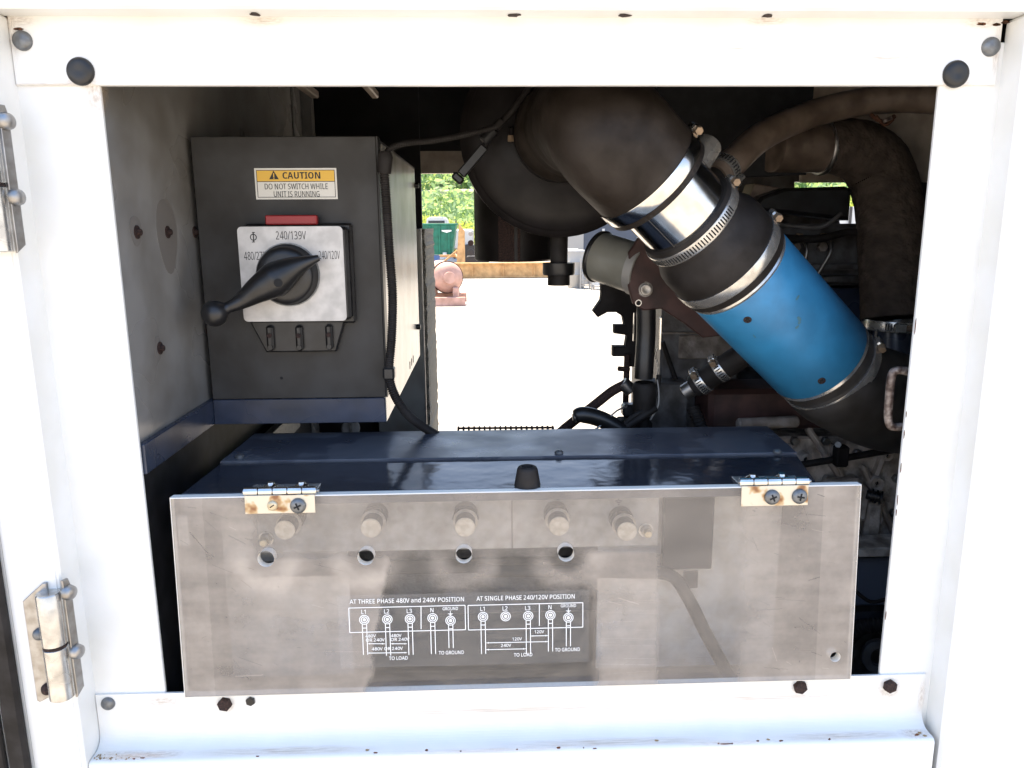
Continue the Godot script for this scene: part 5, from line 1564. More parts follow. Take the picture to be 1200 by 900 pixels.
	for k in [[0.055, -0.25, 0.010, 0.004], [0.078, -0.02, 0.006, 0.010], [0.082, 0.02, 0.005, 0.006], [0.085, 0.10, 0.008, 0.004], [0.060, 0.75, 0.002, 0.010]]:
		var d := view.rotated(ax, k[1])
		blob(gm, c0 + ax * k[0] + d * (br + 0.0000), k[2], k[3], ax.cross(d).normalized(), ax if ax.cross(d).cross(ax).dot(d) > 0 else -ax, 0.0004)
	stuff(part(shell, "scuff", gm, "scuff_paint"))
	# lower elbow
	var le := thing("lower_elbow", "large black moulded elbow leading from the blue canister to the engine", "hose", b0 + ax * 0.05)
	var lp := curve([b0 + ax * 0.003, b0 + ax * 0.03, b0 + ax * 0.060, Vector3(0.6197, 1.2207, -0.335), Vector3(0.8086, 1.1891, -0.42), Vector3(1.0256, 1.1668, -0.5)], 10)
	var lr := []
	for i in lp.size():
		lr.append(lerpf(0.0735, 0.082, smoothstep(0.36, 0.6, float(i) / lp.size())))
	part(le, "hose", M.new().sweep(lp, lr, 48), "elbow_black")
	clamp_ring("grey clamp below the blue canister", b0 + ax * 0.028, ax, 0.0742, 0.016, side * 1.0 + view * 0.55, "steel")
	# curved duct from the steel pipe up to the right
	var dp := curve([Vector3(0.2813, 1.5729, -0.25), Vector3(0.3086, 1.593, -0.27), Vector3(0.3733, 1.6383, -0.33), Vector3(0.4593, 1.6742, -0.38), Vector3(0.5445, 1.6962, -0.4), Vector3(0.624, 1.7026, -0.4), Vector3(0.7096, 1.6944, -0.38)], 12)
	var duct := thing("curved_duct", "brown dusty hose arching along the top right of the bay", "hose", Vector3(0.4593, 1.6742, -0.38))
	part(duct, "hose", M.new().sweep(dp, 0.0215, 26), "duct")
	var dx: Vector3 = (dp[9] - dp[7]).normalized()
	clamp_ring("slotted worm clamp at the lower end of the brown hose", dp[8], dx, 0.0222, 0.017, Vector3(0.75, -0.55, 0.4), "steel", 10)
	part(duct, "hose_tail", M.new().rod(Vector3(0.2813, 1.5729, -0.25), Vector3(0.2629, 1.5605, -0.235), 0.018, 20), "black_rubber")
	var hang := thing("hose_hanger", "rusty wire hanger under the brown hose", "hanger", Vector3(0.5939, 1.6702, -0.4))
	part(hang, "wire", M.new().sweep(curve([Vector3(0.5636, 1.6773, -0.385), Vector3(0.5756, 1.6677, -0.38), Vector3(0.5895, 1.6651, -0.38), Vector3(0.6022, 1.6747, -0.385)], 5), 0.0035, 6).sweep(curve([Vector3(0.5695, 1.6741, -0.38), Vector3(0.5832, 1.6606, -0.375), Vector3(0.5973, 1.6689, -0.38)], 5), 0.003, 6), "rust")
	part(hang, "clip", M.new().box(Vector3(0.5851, 1.6679, -0.372), Vector3(0.014, 0.006, 0.006), 0.001, Basis(Vector3(0, 0, 1), 0.4)), "worn_metal")
	# wrapped pipe
	var wp := curve([Vector3(0.5518, 1.6411, -0.52), Vector3(0.5807, 1.641, -0.52), Vector3(0.623, 1.6293, -0.52), Vector3(0.655, 1.5972, -0.52), Vector3(0.6676, 1.5332, -0.5), Vector3(0.6725, 1.4371, -0.48), Vector3(0.6754, 1.3456, -0.46)], 10)
	var wr := []
	var fn := FastNoiseLite.new()
	fn.frequency = 0.35
	for i in wp.size():
		wr.append(lerpf(0.046, 0.056, smoothstep(0.0, 0.5, float(i) / wp.size())) + 0.0018 * fn.get_noise_1d(i * 3.0))
	var wrp := thing("wrapped_pipe", "thick fibre wrapped pipe bending down at the right of the bay", "pipe", Vector3(0.6725, 1.4371, -0.48))
	part(wrp, "wrap", M.new().sweep(wp, wr, 40), "wrap")
	part(wrp, "end_ring", M.new().lathe(Vector3(0.5443, 1.6396, -0.52), Vector3(1, 0, -0.15), [[0, 0.036], [0, 0.046], [0.003, 0.048], [0.007, 0.048], [0.010, 0.046]], 40), "dull_steel")
	part(wrp, "inlet", M.new().rod(Vector3(0.4518, 1.6394, -0.5), Vector3(0.5458, 1.6396, -0.52), 0.043, 32), "duct")
	part(wrp, "neck", M.new().rod(Vector3(0.6788, 1.3259, -0.46), Vector3(0.6793, 1.2662, -0.45), 0.040, 30), "navy_paint")
	clamp_ring("slotted clamp round the bottom of the wrapped pipe", Vector3(0.6766, 1.3335, -0.46), Vector3(0.02, 1, 0), 0.0535, 0.018, Vector3(-0.35, 0, 1), "steel", 20)
	# sensor plug with its leads
	var s0 := Vector3(-0.0822, 1.5839, -0.33)
	var s1 := Vector3(-0.0457, 1.625, -0.335)
	var sn := thing("sensor_plug", "black electrical plug with leads hanging against the air cleaner", "plug", s0)
	part(sn, "plug_body", M.new().box((s0 + s1) * 0.5, Vector3(0.014, (s1 - s0).length(), 0.012), 0.002, Basis(Vector3(0, 0, 1), (s1 - s0).signed_angle_to(Vector3.UP, Vector3(0, 0, -1)))), "black_plastic")
	part(sn, "plug_tip", M.new().box(s0 + (s0 - s1) * 0.12, Vector3(0.019, 0.012, 0.015), 0.003, Basis(Vector3(0, 0, 1), (s1 - s0).signed_angle_to(Vector3.UP, Vector3(0, 0, -1)))), "black_plastic")
	part(sn, "lead", M.new().sweep(curve([s1, Vector3(-0.0365, 1.6421, -0.335), Vector3(-0.0223, 1.6582, -0.337), Vector3(-0.0042, 1.6769, -0.34), Vector3(0.0218, 1.7103, -0.345), Vector3(0.0349, 1.7329, -0.35)], 8), 0.005, 10), "black_rubber")
	part(sn, "connector", M.new().rod(Vector3(-0.0482, 1.6316, -0.328), Vector3(-0.0314, 1.6489, -0.33), 0.009, 14, 0.002), "black_plastic")
	part(sn, "connector", M.new().rod(Vector3(-0.0301, 1.6513, -0.33), Vector3(-0.0198, 1.6625, -0.332), 0.0065, 14, 0.001), "black_rubber")
	var tw := thing("loose_wire", "short bare steel wire end beside the elbow clamp", "wire", Vector3(0.0183, 1.6243, -0.33))
	part(tw, "strand", M.new().sweep(curve([Vector3(0.0157, 1.639, -0.33), Vector3(0.0231, 1.6189, -0.325), Vector3(0.0317, 1.6062, -0.32), Vector3(0.0405, 1.5987, -0.318)], 5), 0.0011, 6), "bright_steel")


# ---------------------------------------------------------------- engine
func build_engine() -> void:
	var e := thing("engine", "dark diesel engine block filling the right of the bay", "engine", Vector3(0.5, 0.6, -0.7))
	# upper boxes
	part(e, "bracket_plate", M.new().prism([Vector2(0.2518, 1.7502), Vector2(0.5268, 1.7502), Vector2(0.5241, 1.6655), Vector2(0.5233, 1.5933), Vector2(0.2573, 1.5841)], Transform3D(Basis(), Vector3(0, 0, -0.524)), 0.004, 0.001), "dark_frame")
	part(e, "far_duct_panel", M.new().span(Vector3(0.5458, 1.5842, -0.6), Vector3(0.9205, 1.803, -0.61), 0.002), "beige")
	part(e, "manifold_cover", M.new().prism([Vector2(0, 0), Vector2(0.18, -0.020), Vector2(0.18, 0.034), Vector2(0.168, 0.039), Vector2(0.06, 0.036), Vector2(0.02, 0.022)], Transform3D(Basis(), Vector3(0.4189, 1.5339, -0.55)), 0.05, 0.006), "black_plastic")
	part(e, "manifold_strip", M.new().sweep(curve([Vector3(0.3993, 1.53, -0.49), Vector3(0.464, 1.5092, -0.49), Vector3(0.5403, 1.5029, -0.49), Vector3(0.5779, 1.5261, -0.49)], 6), 0.004, 8), "engine_paint")
	part(e, "inlet_stub", M.new().prism([Vector2(0, 0), Vector2(0.045, 0), Vector2(0.06, 0.022), Vector2(0.01, 0.03)], Transform3D(Basis(), Vector3(0.4311, 1.5504, -0.6)), 0.05, 0.002), "duct")
	part(e, "head", M.new().span(Vector3(0.3944, 1.3942, -0.56), Vector3(0.7007, 1.5082, -0.7), 0.006), "engine_paint")
	part(e, "head_rail", M.new().span(Vector3(0.3868, 1.4239, -0.54), Vector3(0.6596, 1.4364, -0.56), 0.002), "engine_paint")
	part(e, "head_rail", M.new().span(Vector3(0.5217, 1.4009, -0.54), Vector3(0.6649, 1.4142, -0.56), 0.002), "dull_steel")
	part(e, "injection_block", M.new().span(Vector3(0.5385, 1.273, -0.56), Vector3(0.7198, 1.3887, -0.66), 0.004), "navy_paint")
	part(e, "valve_cover", M.new().span(Vector3(0.6521, 1.4082, -0.58), Vector3(0.9756, 1.4922, -0.8), 0.01), "engine_paint")
	for i in 4:
		var q: Vector3 = Vector3(0.4242, 1.4664, -0.555)
		q += Vector3(i * 0.05, 0, 0)
		part(e, "head_bolt", M.new().hex(q, q + Vector3(0, 0, 0.012), 0.009), "cast_iron")
	part(e, "rear_cowl", M.new().prism([Vector2(0.4324, 1.6261), Vector2(0.7784, 1.6249), Vector2(0.7813, 1.5938), Vector2(0.6015, 1.5945), Vector2(0.6053, 1.5405), Vector2(0.6986, 1.5365), Vector2(0.7073, 1.4976), Vector2(0.7097, 1.469), Vector2(0.7929, 1.4685), Vector2(0.8162, 1.217), Vector2(0.452, 1.2212)], Transform3D(Basis(), Vector3(0, 0, -0.79)), 0.02, 0.0), "engine_paint")
	# block
	part(e, "block", M.new().span(Vector3(0.293, 1.0349, -0.6), Vector3(1.087, 1.2325, -0.9), 0.008), "engine_paint")
	part(e, "side_casing", M.new().span(Vector3(0.2693, 1.1334, -0.5), Vector3(0.4141, 1.3761, -0.6), 0.004), "engine_paint")
	part(e, "foot_block", M.new().span(Vector3(0.2352, 1.1317, -0.45), Vector3(0.3113, 1.2349, -0.499), 0.004), "engine_paint")
	part(e, "side_cover", M.new().span(Vector3(0.3011, 1.269, -0.495), Vector3(0.4209, 1.3123, -0.5), 0.002), "cast_iron")
	part(e, "side_rib", M.new().span(Vector3(0.2692, 1.315, -0.492), Vector3(0.3831, 1.3189, -0.5), 0.001), "cast_iron")
	part(e, "side_rib", M.new().span(Vector3(0.273, 1.2049, -0.492), Vector3(0.3919, 1.208, -0.5), 0.001), "cast_iron")
	part(e, "oil_cooler", M.new().span(Vector3(0.3337, 1.1596, -0.4), Vector3(0.5685, 1.2314, -0.5), 0.008), "primer")
	part(e, "cooler_cap", M.new().rod(Vector3(0.3701, 1.1818, -0.36), Vector3(0.4766, 1.182, -0.37), 0.010, 14, 0.003), "cast_iron")
	# gear case at the right
	var gz := -0.42
	var gc := part(e, "gear_case", M.new().prism([Vector2(0.454, 1.1415), Vector2(0.7839, 1.1365), Vector2(0.8114, 0.8951), Vector2(0.5562, 0.9006)], Transform3D(Basis(), Vector3(0, 0, gz - 0.12)), 0.12, 0.004), "alloy")
	for k in [[Vector3(0.5114, 1.1606, -0.415), Vector3(0.5799, 1.0655, -0.415)], [Vector3(0.5594, 1.1288, -0.415), Vector3(0.5903, 1.0333, -0.415)], [Vector3(0.6527, 1.1117, -0.415), Vector3(0.6242, 1.0003, -0.415)], [Vector3(0.6138, 1.0903, -0.41), Vector3(0.6982, 0.9354, -0.41)], [Vector3(0.4832, 1.13, -0.415), Vector3(0.4952, 1.0669, -0.415)]]:
		var a: Vector3 = k[0]
		var b: Vector3 = k[1]
		part(gc, "rib", M.new().box((a + b) * 0.5, Vector3(0.010, (b - a).length(), 0.022), 0.004, Basis(Vector3(0, 0, 1), (b - a).signed_angle_to(Vector3.UP, Vector3(0, 0, -1)))), "alloy")
	for k in [[Vector3(0.6378, 1.0585, -0.4), 0.013], [Vector3(0.6407, 0.993, -0.4), 0.014], [Vector3(0.6528, 1.11, -0.4), 0.009], [Vector3(0.5098, 1.1045, -0.405), 0.011]]:
		var r: float = k[1]
		part(gc, "boss", M.new().lathe(k[0] + Vector3(0, 0, -0.03), Vector3(0, 0, 1), [[0, r * 1.2], [0.032, r * 1.05], [0.034, r * 0.95], [0.034, r * 0.45], [0.02, r * 0.42], [0.02, 0]], 22), "alloy")
		part(gc, "bolt_hole", M.new().rod(k[0] + Vector3(0, 0, -0.01), k[0] + Vector3(0, 0, -0.004), r * 0.41, 12), "slot_dark")
	part(gc, "casting_cover", M.new().prism([Vector2(-0.07, -0.01), Vector2(-0.03, 0.025), Vector2(0.02, 0.03), Vector2(0.045, 0.005), Vector2(0.04, -0.05), Vector2(-0.06, -0.05)], Transform3D(Basis(), Vector3(0.5794, 1.0433, -0.41)), 0.025, 0.006), "alloy")
	part(gc, "tall_rib", M.new().box(Vector3(0.6355, 0.9656, -0.4), Vector3(0.03, 0.12, 0.02), 0.006), "alloy")
	# lower frame and fittings right of the cover
	part(e, "frame_rail", M.new().span(Vector3(0.5251, 0.8556, -0.34), Vector3(0.7814, 0.9436, -0.38), 0.004), "rail_paint")
	part(e, "frame_flange", M.new().span(Vector3(0.5075, 0.9726, -0.32), Vector3(0.7799, 0.9565, -0.38), 0.002), "alloy")
	part(e, "lower_rail", M.new().span(Vector3(0.5093, 0.8364, -0.3), Vector3(0.7819, 0.8323, -0.36), 0.003), "deck_paint")
	part(e, "ring_flange", M.new().lathe(Vector3(0.5713, 0.8355, -0.22), Vector3(-0.2, 0.15, 1), [[0, 0.014], [0, 0.028], [0.01, 0.028], [0.012, 0.025], [0.012, 0.016], [0, 0.015]], 26), "engine_paint")
	part(e, "sump", M.new().span(Vector3(0.36, 0.55, -0.85), Vector3(1.2, 0.95, -0.36), 0.02), "engine_paint")
	for i in 4:
		var fx := i * 0.045
		part(e, "fuel_line", M.new().sweep(curve([Vector3(0.485, 1.3804, -0.545) + Vector3(fx * 0.5, 0, 0), Vector3(0.469, 1.4207, -0.53) + Vector3(fx * 0.7, 0, 0), Vector3(0.4457, 1.4641, -0.525) + Vector3(fx, 0, 0), Vector3(0.442, 1.4895, -0.555) + Vector3(fx, 0, 0)], 6), 0.0032, 8), "dull_steel")
		part(e, "union_nut", M.new().hex(Vector3(0.4406, 1.4834, -0.55) + Vector3(fx, -0.006, 0), Vector3(0.4406, 1.4834, -0.55) + Vector3(fx, 0.008, 0), 0.0065), "old_brass")
	part(e, "wiring_loom", M.new().sweep(curve([Vector3(0.3916, 1.5097, -0.5), Vector3(0.4538, 1.4886, -0.5), Vector3(0.5406, 1.482, -0.505), Vector3(0.6115, 1.4935, -0.51), Vector3(0.6548, 1.4739, -0.5)], 8), 0.007, 10), "black_rubber")
	part(e, "wiring_loom", M.new().sweep(curve([Vector3(0.268, 1.3037, -0.485), Vector3(0.292, 1.241, -0.485), Vector3(0.3081, 1.1944, -0.48), Vector3(0.292, 1.1412, -0.47)], 8), 0.0045, 8), "black_rubber")
	part(e, "drain_plug", M.new().hex(Vector3(0.3644, 1.254, -0.495), Vector3(0.3605, 1.2565, -0.482), 0.010), "cast_iron")
	for q in [Vector3(0.2779, 1.3756, -0.4985), Vector3(0.3705, 1.3748, -0.4985), Vector3(0.2845, 1.1905, -0.4985), Vector3(0.3796, 1.1892, -0.4985)]:
		part(e, "casing_bolt", M.new().hex(q, q + Vector3(0, 0, 0.009), 0.0065), "dull_steel")
	for q in [Vector3(0.4917, 1.1353, -0.418), Vector3(0.5466, 1.1344, -0.418), Vector3(0.6051, 1.1115, -0.418), Vector3(0.6806, 1.0627, -0.418), Vector3(0.6822, 0.9981, -0.418), Vector3(0.6098, 1.0027, -0.418), Vector3(0.5551, 1.0649, -0.418)]:
		part(gc, "flange_bolt", M.new().hex(q, q + Vector3(0, 0, 0.010), 0.0075), "dull_steel")
	# fitting with cross screws
	var ft := thing("fuel_fitting", "small black fitting with a knurled cap on the gear case", "fitting", Vector3(0.6288, 1.0403, -0.385))
	part(ft, "body", M.new().rod(Vector3(0.6132, 1.0453, -0.385), Vector3(0.6341, 1.0423, -0.375), 0.009, 16, 0.002), "black_plastic")
	for i in 3:
		part(ft, "collar", M.new().lathe(Vector3(0.6147, 1.0453, -0.385).lerp(Vector3(0.6367, 1.0411, -0.374), 0.25 + i * 0.3), Vector3(0.6367, 1.0411, -0.374) - Vector3(0.6147, 1.0453, -0.385), [[0, 0.006], [0, 0.012], [0.003, 0.012], [0.003, 0.006]], 10), "black_plastic")
	# black rod across the gear case
	var rd := thing("control_rod", "black linkage rod crossing in front of the gear case", "rod", Vector3(0.572, 1.1221, -0.36))
	part(rd, "rod", M.new().sweep([Vector3(0.4747, 1.1039, -0.37), Vector3(0.572, 1.1221, -0.36), Vector3(0.6746, 1.1429, -0.35)], 0.006, 12), "black_rubber")
	part(rd, "clevis", M.new().box(Vector3(0.5474, 1.1255, -0.355), Vector3(0.022, 0.036, 0.02), 0.003), "matt_black")
	part(rd, "bolt", M.new().hex(Vector3(0.539, 1.1465, -0.35), Vector3(0.5357, 1.1486, -0.343), 0.006), "zinc")
	# corrugated hose low at the right
	var ch := thing("drain_hose", "ribbed black hose low beside the right post", "hose", Vector3(0.542, 0.8964, -0.2))
	var rb := ribbed(curve([Vector3(0.5234, 0.8308, -0.25), Vector3(0.5329, 0.881, -0.22), Vector3(0.5552, 0.899, -0.2), Vector3(0.5979, 0.8991, -0.18)], 8), 0.012, 0.006, 0.002)
	part(ch, "tube", M.new().sweep(rb[0], rb[1], 14), "black_rubber")
	part(ch, "wire", M.new().sweep(curve([Vector3(0.5096, 0.9615, -0.2), Vector3(0.5381, 0.9395, -0.2), Vector3(0.5708, 0.9459, -0.2)], 6), 0.003, 8), "black_rubber")
	# grey filter with its bracket
	var f0 := Vector3(0.1451, 1.4563, -0.43)
	var f1 := Vector3(0.2098, 1.4353, -0.37)
	var fd := (f1 - f0).normalized()
	var fl := thing("fuel_filter", "grey metal filter cylinder clamped to a dark red bracket", "filter", f0)
	var fr := 0.042
	part(fl, "shell", M.new().lathe(f0, fd, [[0.002, 0], [0.002, fr - 0.006], [0, fr - 0.003], [0.002, fr], [0.006, fr - 0.001], [(f1 - f0).length(), fr - 0.001]], 44), "grey_paint")
	part(fl, "end_rim", M.new().lathe(f0, fd, [[-0.004, fr - 0.004], [-0.004, fr + 0.001], [0.001, fr + 0.002], [0.004, fr]], 44), "black_plastic")
	part(fl, "band", M.new().lathe(f1 - fd * 0.016, fd, [[0, fr - 0.001], [0, fr + 0.001], [0.015, fr + 0.001], [0.015, fr - 0.001]], 44), "yard_steel")
	part(fl, "drain_knob", M.new().rod(f0 - fd * 0.016, f0 + fd * 0.002, 0.010, 14, 0.002), "black_plastic")
	var bk := thing("filter_bracket", "dark red steel bracket with one large bolt behind the reducer", "bracket", Vector3(0.2212, 1.4084, -0.33))
	var bpts := [[737, 290], [752, 277], [800, 277], [850, 400], [820, 395], [792, 372], [775, 362], [752, 363], [741, 352]]
	var poly := [Vector2(0.1782, 1.4662), Vector2(0.1949, 1.4923), Vector2(0.2618, 1.4998), Vector2(0.3514, 1.3349), Vector2(0.3017, 1.3299), Vector2(0.2675, 1.3551), Vector2(0.2324, 1.3773), Vector2(0.2037, 1.3748), Vector2(0.187, 1.3858), Vector2(0.1781, 1.4142)]
	part(bk, "plate", M.new().prism(poly, Transform3D(Basis(), Vector3(0, 0, -0.355)), 0.010, 0.002), "primer")
	part(bk, "bolt", M.new().lathe(Vector3(0.2054, 1.4086, -0.345), Vector3(0, 0, 1), [[0, 0.0105], [0.002, 0.0105], [0.002, 0.009], [0.009, 0.0085], [0.0095, 0.0065], [0.0085, 0.004], [0.0085, 0]], 24), "dull_steel")
	part(bk, "washer", M.new().rod(Vector3(0.2055, 1.4086, -0.3452), Vector3(0.2051, 1.4088, -0.3435), 0.0122, 24), "cast_iron")
	part(bk, "hole", M.new().lathe(Vector3(0.1952, 1.3871, -0.345), Vector3(0, 0, 1), [[0, 0.0058], [0.0012, 0.0052], [0.0012, 0.004], [0.0, 0.004]], 18), "steel")
	part(bk, "hole_depth", M.new().rod(Vector3(0.1954, 1.387, -0.346), Vector3(0.1951, 1.3872, -0.3446), 0.004, 14), "slot_dark")
	# dark bracket silhouettes on the engine's left flank
	var lf := thing("fan_bracket", "dark notched cast bracket outlined against the bright yard", "bracket", Vector3(0.1798, 1.3663, -0.48))
	var lo := [Vector2(0.1545, 1.4233), Vector2(0.2207, 1.4228), Vector2(0.2252, 1.2585), Vector2(0.2052, 1.2587), Vector2(0.2047, 1.2774), Vector2(0.1794, 1.2777), Vector2(0.179, 1.2962), Vector2(0.2012, 1.2959), Vector2(0.2038, 1.3159), Vector2(0.1808, 1.3192), Vector2(0.1805, 1.3344), Vector2(0.1987, 1.3343), Vector2(0.1953, 1.3495), Vector2(0.183, 1.3572), Vector2(0.1678, 1.3573), Vector2(0.1513, 1.3484), Vector2(0.1421, 1.3591), Vector2(0.1553, 1.3785), Vector2(0.1566, 1.3905)]
	part(lf, "plate", M.new().prism(lo, Transform3D(Basis(), Vector3(0, 0, -0.50)), 0.02, 0.002), "matt_black")
	part(lf, "stud", M.new().rod(Vector3(0.1866, 1.2577, -0.47), Vector3(0.208, 1.2559, -0.47), 0.0045, 10, 0.001), "dark_rust")
	part(lf, "stay", M.new().rod(Vector3(0.2037, 1.2829, -0.475), Vector3(0.2029, 1.1891, -0.475), 0.0055, 10), "dark_rust")
	# upright coolant pipe
	var up := thing("coolant_pipe", "upright smooth black pipe with thick rubber foot", "pipe", Vector3(0.2189, 1.1966, -0.38))
	part(up, "pipe", M.new().sweep(curve([Vector3(0.2156, 1.3899, -0.385), Vector3(0.2173, 1.3335, -0.385), Vector3(0.2149, 1.2842, -0.38), Vector3(0.2142, 1.2582, -0.38)], 6), 0.0158, 24), "black_plastic")
	part(up, "rubber_foot", M.new().lathe(Vector3(0.2173, 1.201, -0.38), Vector3(0.2155, 1.2625, -0.38) - Vector3(0.2173, 1.201, -0.38), [[0, 0], [0, 0.017], [0.006, 0.0195], [0.04, 0.0195], [0.048, 0.018], [0.050, 0.0165], [0.0505, 0.015]], 26), "black_rubber")
	part(up, "lower_pipe", M.new().rod(Vector3(0.2173, 1.201, -0.38), Vector3(0.2146, 1.1444, -0.38), 0.010, 14), "matt_black")
	for k in [[741, 0.0022], [773, 0.0026]]:
		pass
	part(up, "bright_strip", M.new().span(Vector3(0.243, 1.3022, -0.4), Vector3(0.2466, 1.3564, -0.405), 0.0005), "bright_steel")
	part(up, "bright_strip", M.new().sweep(curve([Vector3(0.24, 1.3052, -0.4), Vector3(0.2375, 1.2935, -0.4), Vector3(0.2425, 1.273, -0.4), Vector3(0.2404, 1.2495, -0.4)], 5), 0.0018, 6), "steel")
	part(up, "bright_strip", M.new().span(Vector3(0.1993, 1.3172, -0.4), Vector3(0.2011, 1.3654, -0.405), 0.0003), "bright_steel")
	# small hose with two worm clamps
	var h0 := Vector3(0.2844, 1.2398, -0.36)
	var h1 := Vector3(0.3613, 1.3069, -0.32)
	var hd := (h1 - h0).normalized()
	var hs := thing("short_hose", "short black hose with two worm clamps below the blue canister", "hose", h0)
	part(hs, "hose", M.new().lathe(h0 + hd * 0.012, hd, [[0, 0.012], [0, 0.0185], [0.002, 0.0195], [(h1 - h0).length() - 0.012, 0.0195]], 28), "black_rubber")
	part(hs, "pipe_end", M.new().rod(h0 - hd * 0.006, h0 + hd * 0.02, 0.014, 20, 0.001), "dull_steel")
	clamp_ring("slotted worm clamp near the pipe end of the short hose", h0 + hd * 0.029, hd, 0.0196, 0.014, Vector3(-0.7, 0.85, 0.25), "steel", 11)
	clamp_ring("slotted worm clamp next to the blue canister on the short hose", h0 + hd * 0.066, hd, 0.0196, 0.014, Vector3(-0.7, 0.85, 0.25), "steel", 11)
	# hoses and wires left of the engine foot
	var dr := thing("diagonal_tube", "dark brown tube slanting down in front of the bright yard", "tube", Vector3(0.1287, 1.2107, -0.42))
	part(dr, "tube", M.new().sweep(curve([Vector3(0.0535, 1.1381, -0.4), Vector3(0.0867, 1.1652, -0.41), Vector3(0.1436, 1.2075, -0.42), Vector3(0.1699, 1.2283, -0.42), Vector3(0.1933, 1.24, -0.42)], 6), 0.0085, 14), "dark_rust")
	part(dr, "ferrule", M.new().rod(Vector3(0.1858, 1.2431, -0.42), Vector3(0.2024, 1.2278, -0.42), 0.012, 18, 0.002), "dull_steel")
	var lo2 := thing("breather_hose", "shiny black hose end curling above the navy lid", "hose", Vector3(0.121, 1.1927, -0.36))
	part(lo2, "hose", M.new().sweep(curve([Vector3(0.0983, 1.1974, -0.36), Vector3(0.1096, 1.2016, -0.36), Vector3(0.1323, 1.1969, -0.36), Vector3(0.1581, 1.1849, -0.36), Vector3(0.1857, 1.1654, -0.36)], 8), [0.009, 0.010, 0.0112, 0.012, 0.0126, 0.013, 0.0132, 0.0134, 0.0136, 0.0138, 0.014, 0.014, 0.014, 0.014, 0.014, 0.014, 0.014, 0.014, 0.014, 0.014, 0.014, 0.014, 0.014, 0.014, 0.014, 0.014, 0.014, 0.014, 0.014, 0.014, 0.014, 0.014, 0.014], 20), "black_plastic")
	part(lo2, "end_cap", M.new().rod(Vector3(0.094, 1.1968, -0.36), Vector3(0.1025, 1.1981, -0.36), 0.0085, 16, 0.003), "dull_steel")
	var jb := thing("wire_junction", "tangle of black wires and a small block at the engine foot", "wiring", Vector3(0.1996, 1.1919, -0.4))
	part(jb, "block", M.new().box(Vector3(0.1984, 1.197, -0.41), Vector3(0.028, 0.022, 0.025), 0.004), "black_plastic")
	part(jb, "plug", M.new().box(Vector3(0.2139, 1.2052, -0.4), Vector3(0.006, 0.008, 0.006), 0.001), "board")
	part(jb, "foot", M.new().box(Vector3(0.2032, 1.1692, -0.4), Vector3(0.06, 0.03, 0.04), 0.006), "matt_black")
	part(jb, "wire", M.new().sweep(curve([Vector3(0.12, 1.1721, -0.35), Vector3(0.1423, 1.1877, -0.35), Vector3(0.1662, 1.2066, -0.36), Vector3(0.1863, 1.2127, -0.37)], 6), 0.0016, 6), "dull_steel")
	part(jb, "wire", M.new().sweep(curve([Vector3(0.1809, 1.1846, -0.36), Vector3(0.199, 1.2004, -0.36), Vector3(0.2222, 1.2093, -0.37), Vector3(0.2377, 1.2404, -0.38), Vector3(0.2422, 1.2603, -0.39)], 6), 0.0045, 8), "black_rubber")
	part(jb, "wire", M.new().sweep(curve([Vector3(0.2257, 1.1886, -0.37), Vector3(0.2379, 1.212, -0.37), Vector3(0.2396, 1.2371, -0.375), Vector3(0.2373, 1.255, -0.38)], 6), 0.0014, 6), "board")
	part(jb, "wire", M.new().sweep(curve([Vector3(0.2057, 1.1845, -0.37), Vector3(0.211, 1.2006, -0.37), Vector3(0.2133, 1.2211, -0.37), Vector3(0.2113, 1.2386, -0.37)], 6), 0.0012, 6), "steel")
	part(jb, "wire", M.new().sweep(curve([Vector3(0.1755, 1.1729, -0.36), Vector3(0.2007, 1.1916, -0.36), Vector3(0.2337, 1.2091, -0.37)], 6), 0.007, 8), "black_rubber")
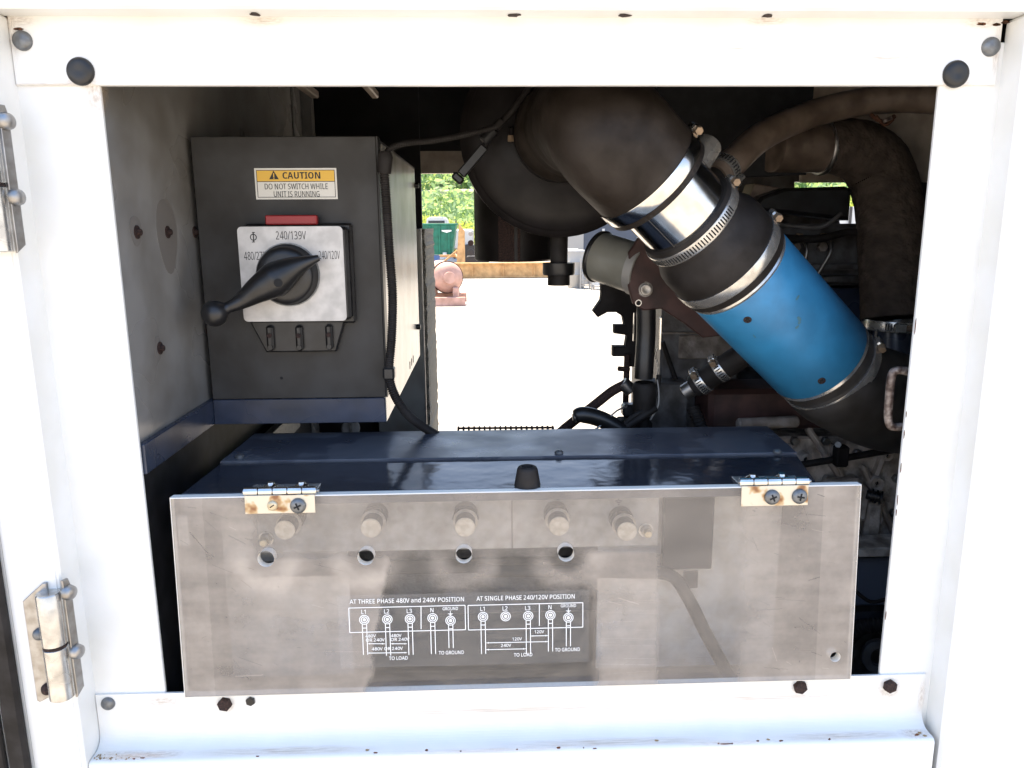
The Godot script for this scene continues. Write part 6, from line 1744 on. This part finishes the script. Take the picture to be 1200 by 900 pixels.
	var db := thing("dipstick_tube", "dark ribbed tube standing behind the navy lid", "tube", Vector3(0.307, 1.1783, -0.36))
	var r3 := ribbed(curve([Vector3(0.2997, 1.2058, -0.38), Vector3(0.3065, 1.1875, -0.37), Vector3(0.3165, 1.1604, -0.36)], 6), 0.011, 0.006, 0.0015)
	part(db, "tube", M.new().sweep(r3[0], r3[1], 14), "black_rubber")


# ---------------------------------------------------------------- small things
func build_small_things() -> void:
	# lining at the far hatch
	var fo := thing("foam_strip", "ragged pale foam strip down the left edge of the far opening", "foam", Vector3(-0.1892, 0.95, -1.0))
	var x0 := -0.1966
	var fm := M.new()
	var fn := FastNoiseLite.new()
	fn.seed = 2
	fn.frequency = 60.0
	var rows := 70
	var y0 := 0.93
	var y1 := 1.5017
	for i in rows:
		var a := lerpf(y0, y1, float(i) / rows)
		var b := lerpf(y0, y1, float(i + 1) / rows)
		var wa := 0.007 + 0.004 * fn.get_noise_1d(a)
		var wb := 0.007 + 0.004 * fn.get_noise_1d(b)
		var c := Vector3(x0, (a + b) * 0.5, -1.0)
		fm.face([Vector3(x0, a, -0.985), Vector3(x0 + wa, a, -0.987 + 0.004 * fn.get_noise_1d(a + 9)), Vector3(x0 + wb, b, -0.987 + 0.004 * fn.get_noise_1d(b + 9)), Vector3(x0, b, -0.985)], c)
		fm.face([Vector3(x0 + wa, a, -0.987 + 0.004 * fn.get_noise_1d(a + 9)), Vector3(x0 + wa + 0.003, a, -1.26), Vector3(x0 + wb + 0.003, b, -1.26), Vector3(x0 + wb, b, -0.987 + 0.004 * fn.get_noise_1d(b + 9))], c)
	part(fo, "strip", fm, "foam")
	var jm := thing("far_jamb", "dark grey steel upright left of the foam strip", "upright", Vector3(-0.2097, 0.93, -0.95))
	part(jm, "web", M.new().span(Vector3(-0.3137, 0.93, -1.02), Vector3(-0.1981, 1.502, -0.965), 0.002), "side_paint")
	part(jm, "edge", M.new().span(Vector3(-0.1992, 0.93, -1.0), Vector3(-0.1961, 1.502, -0.963)), "dull_steel")
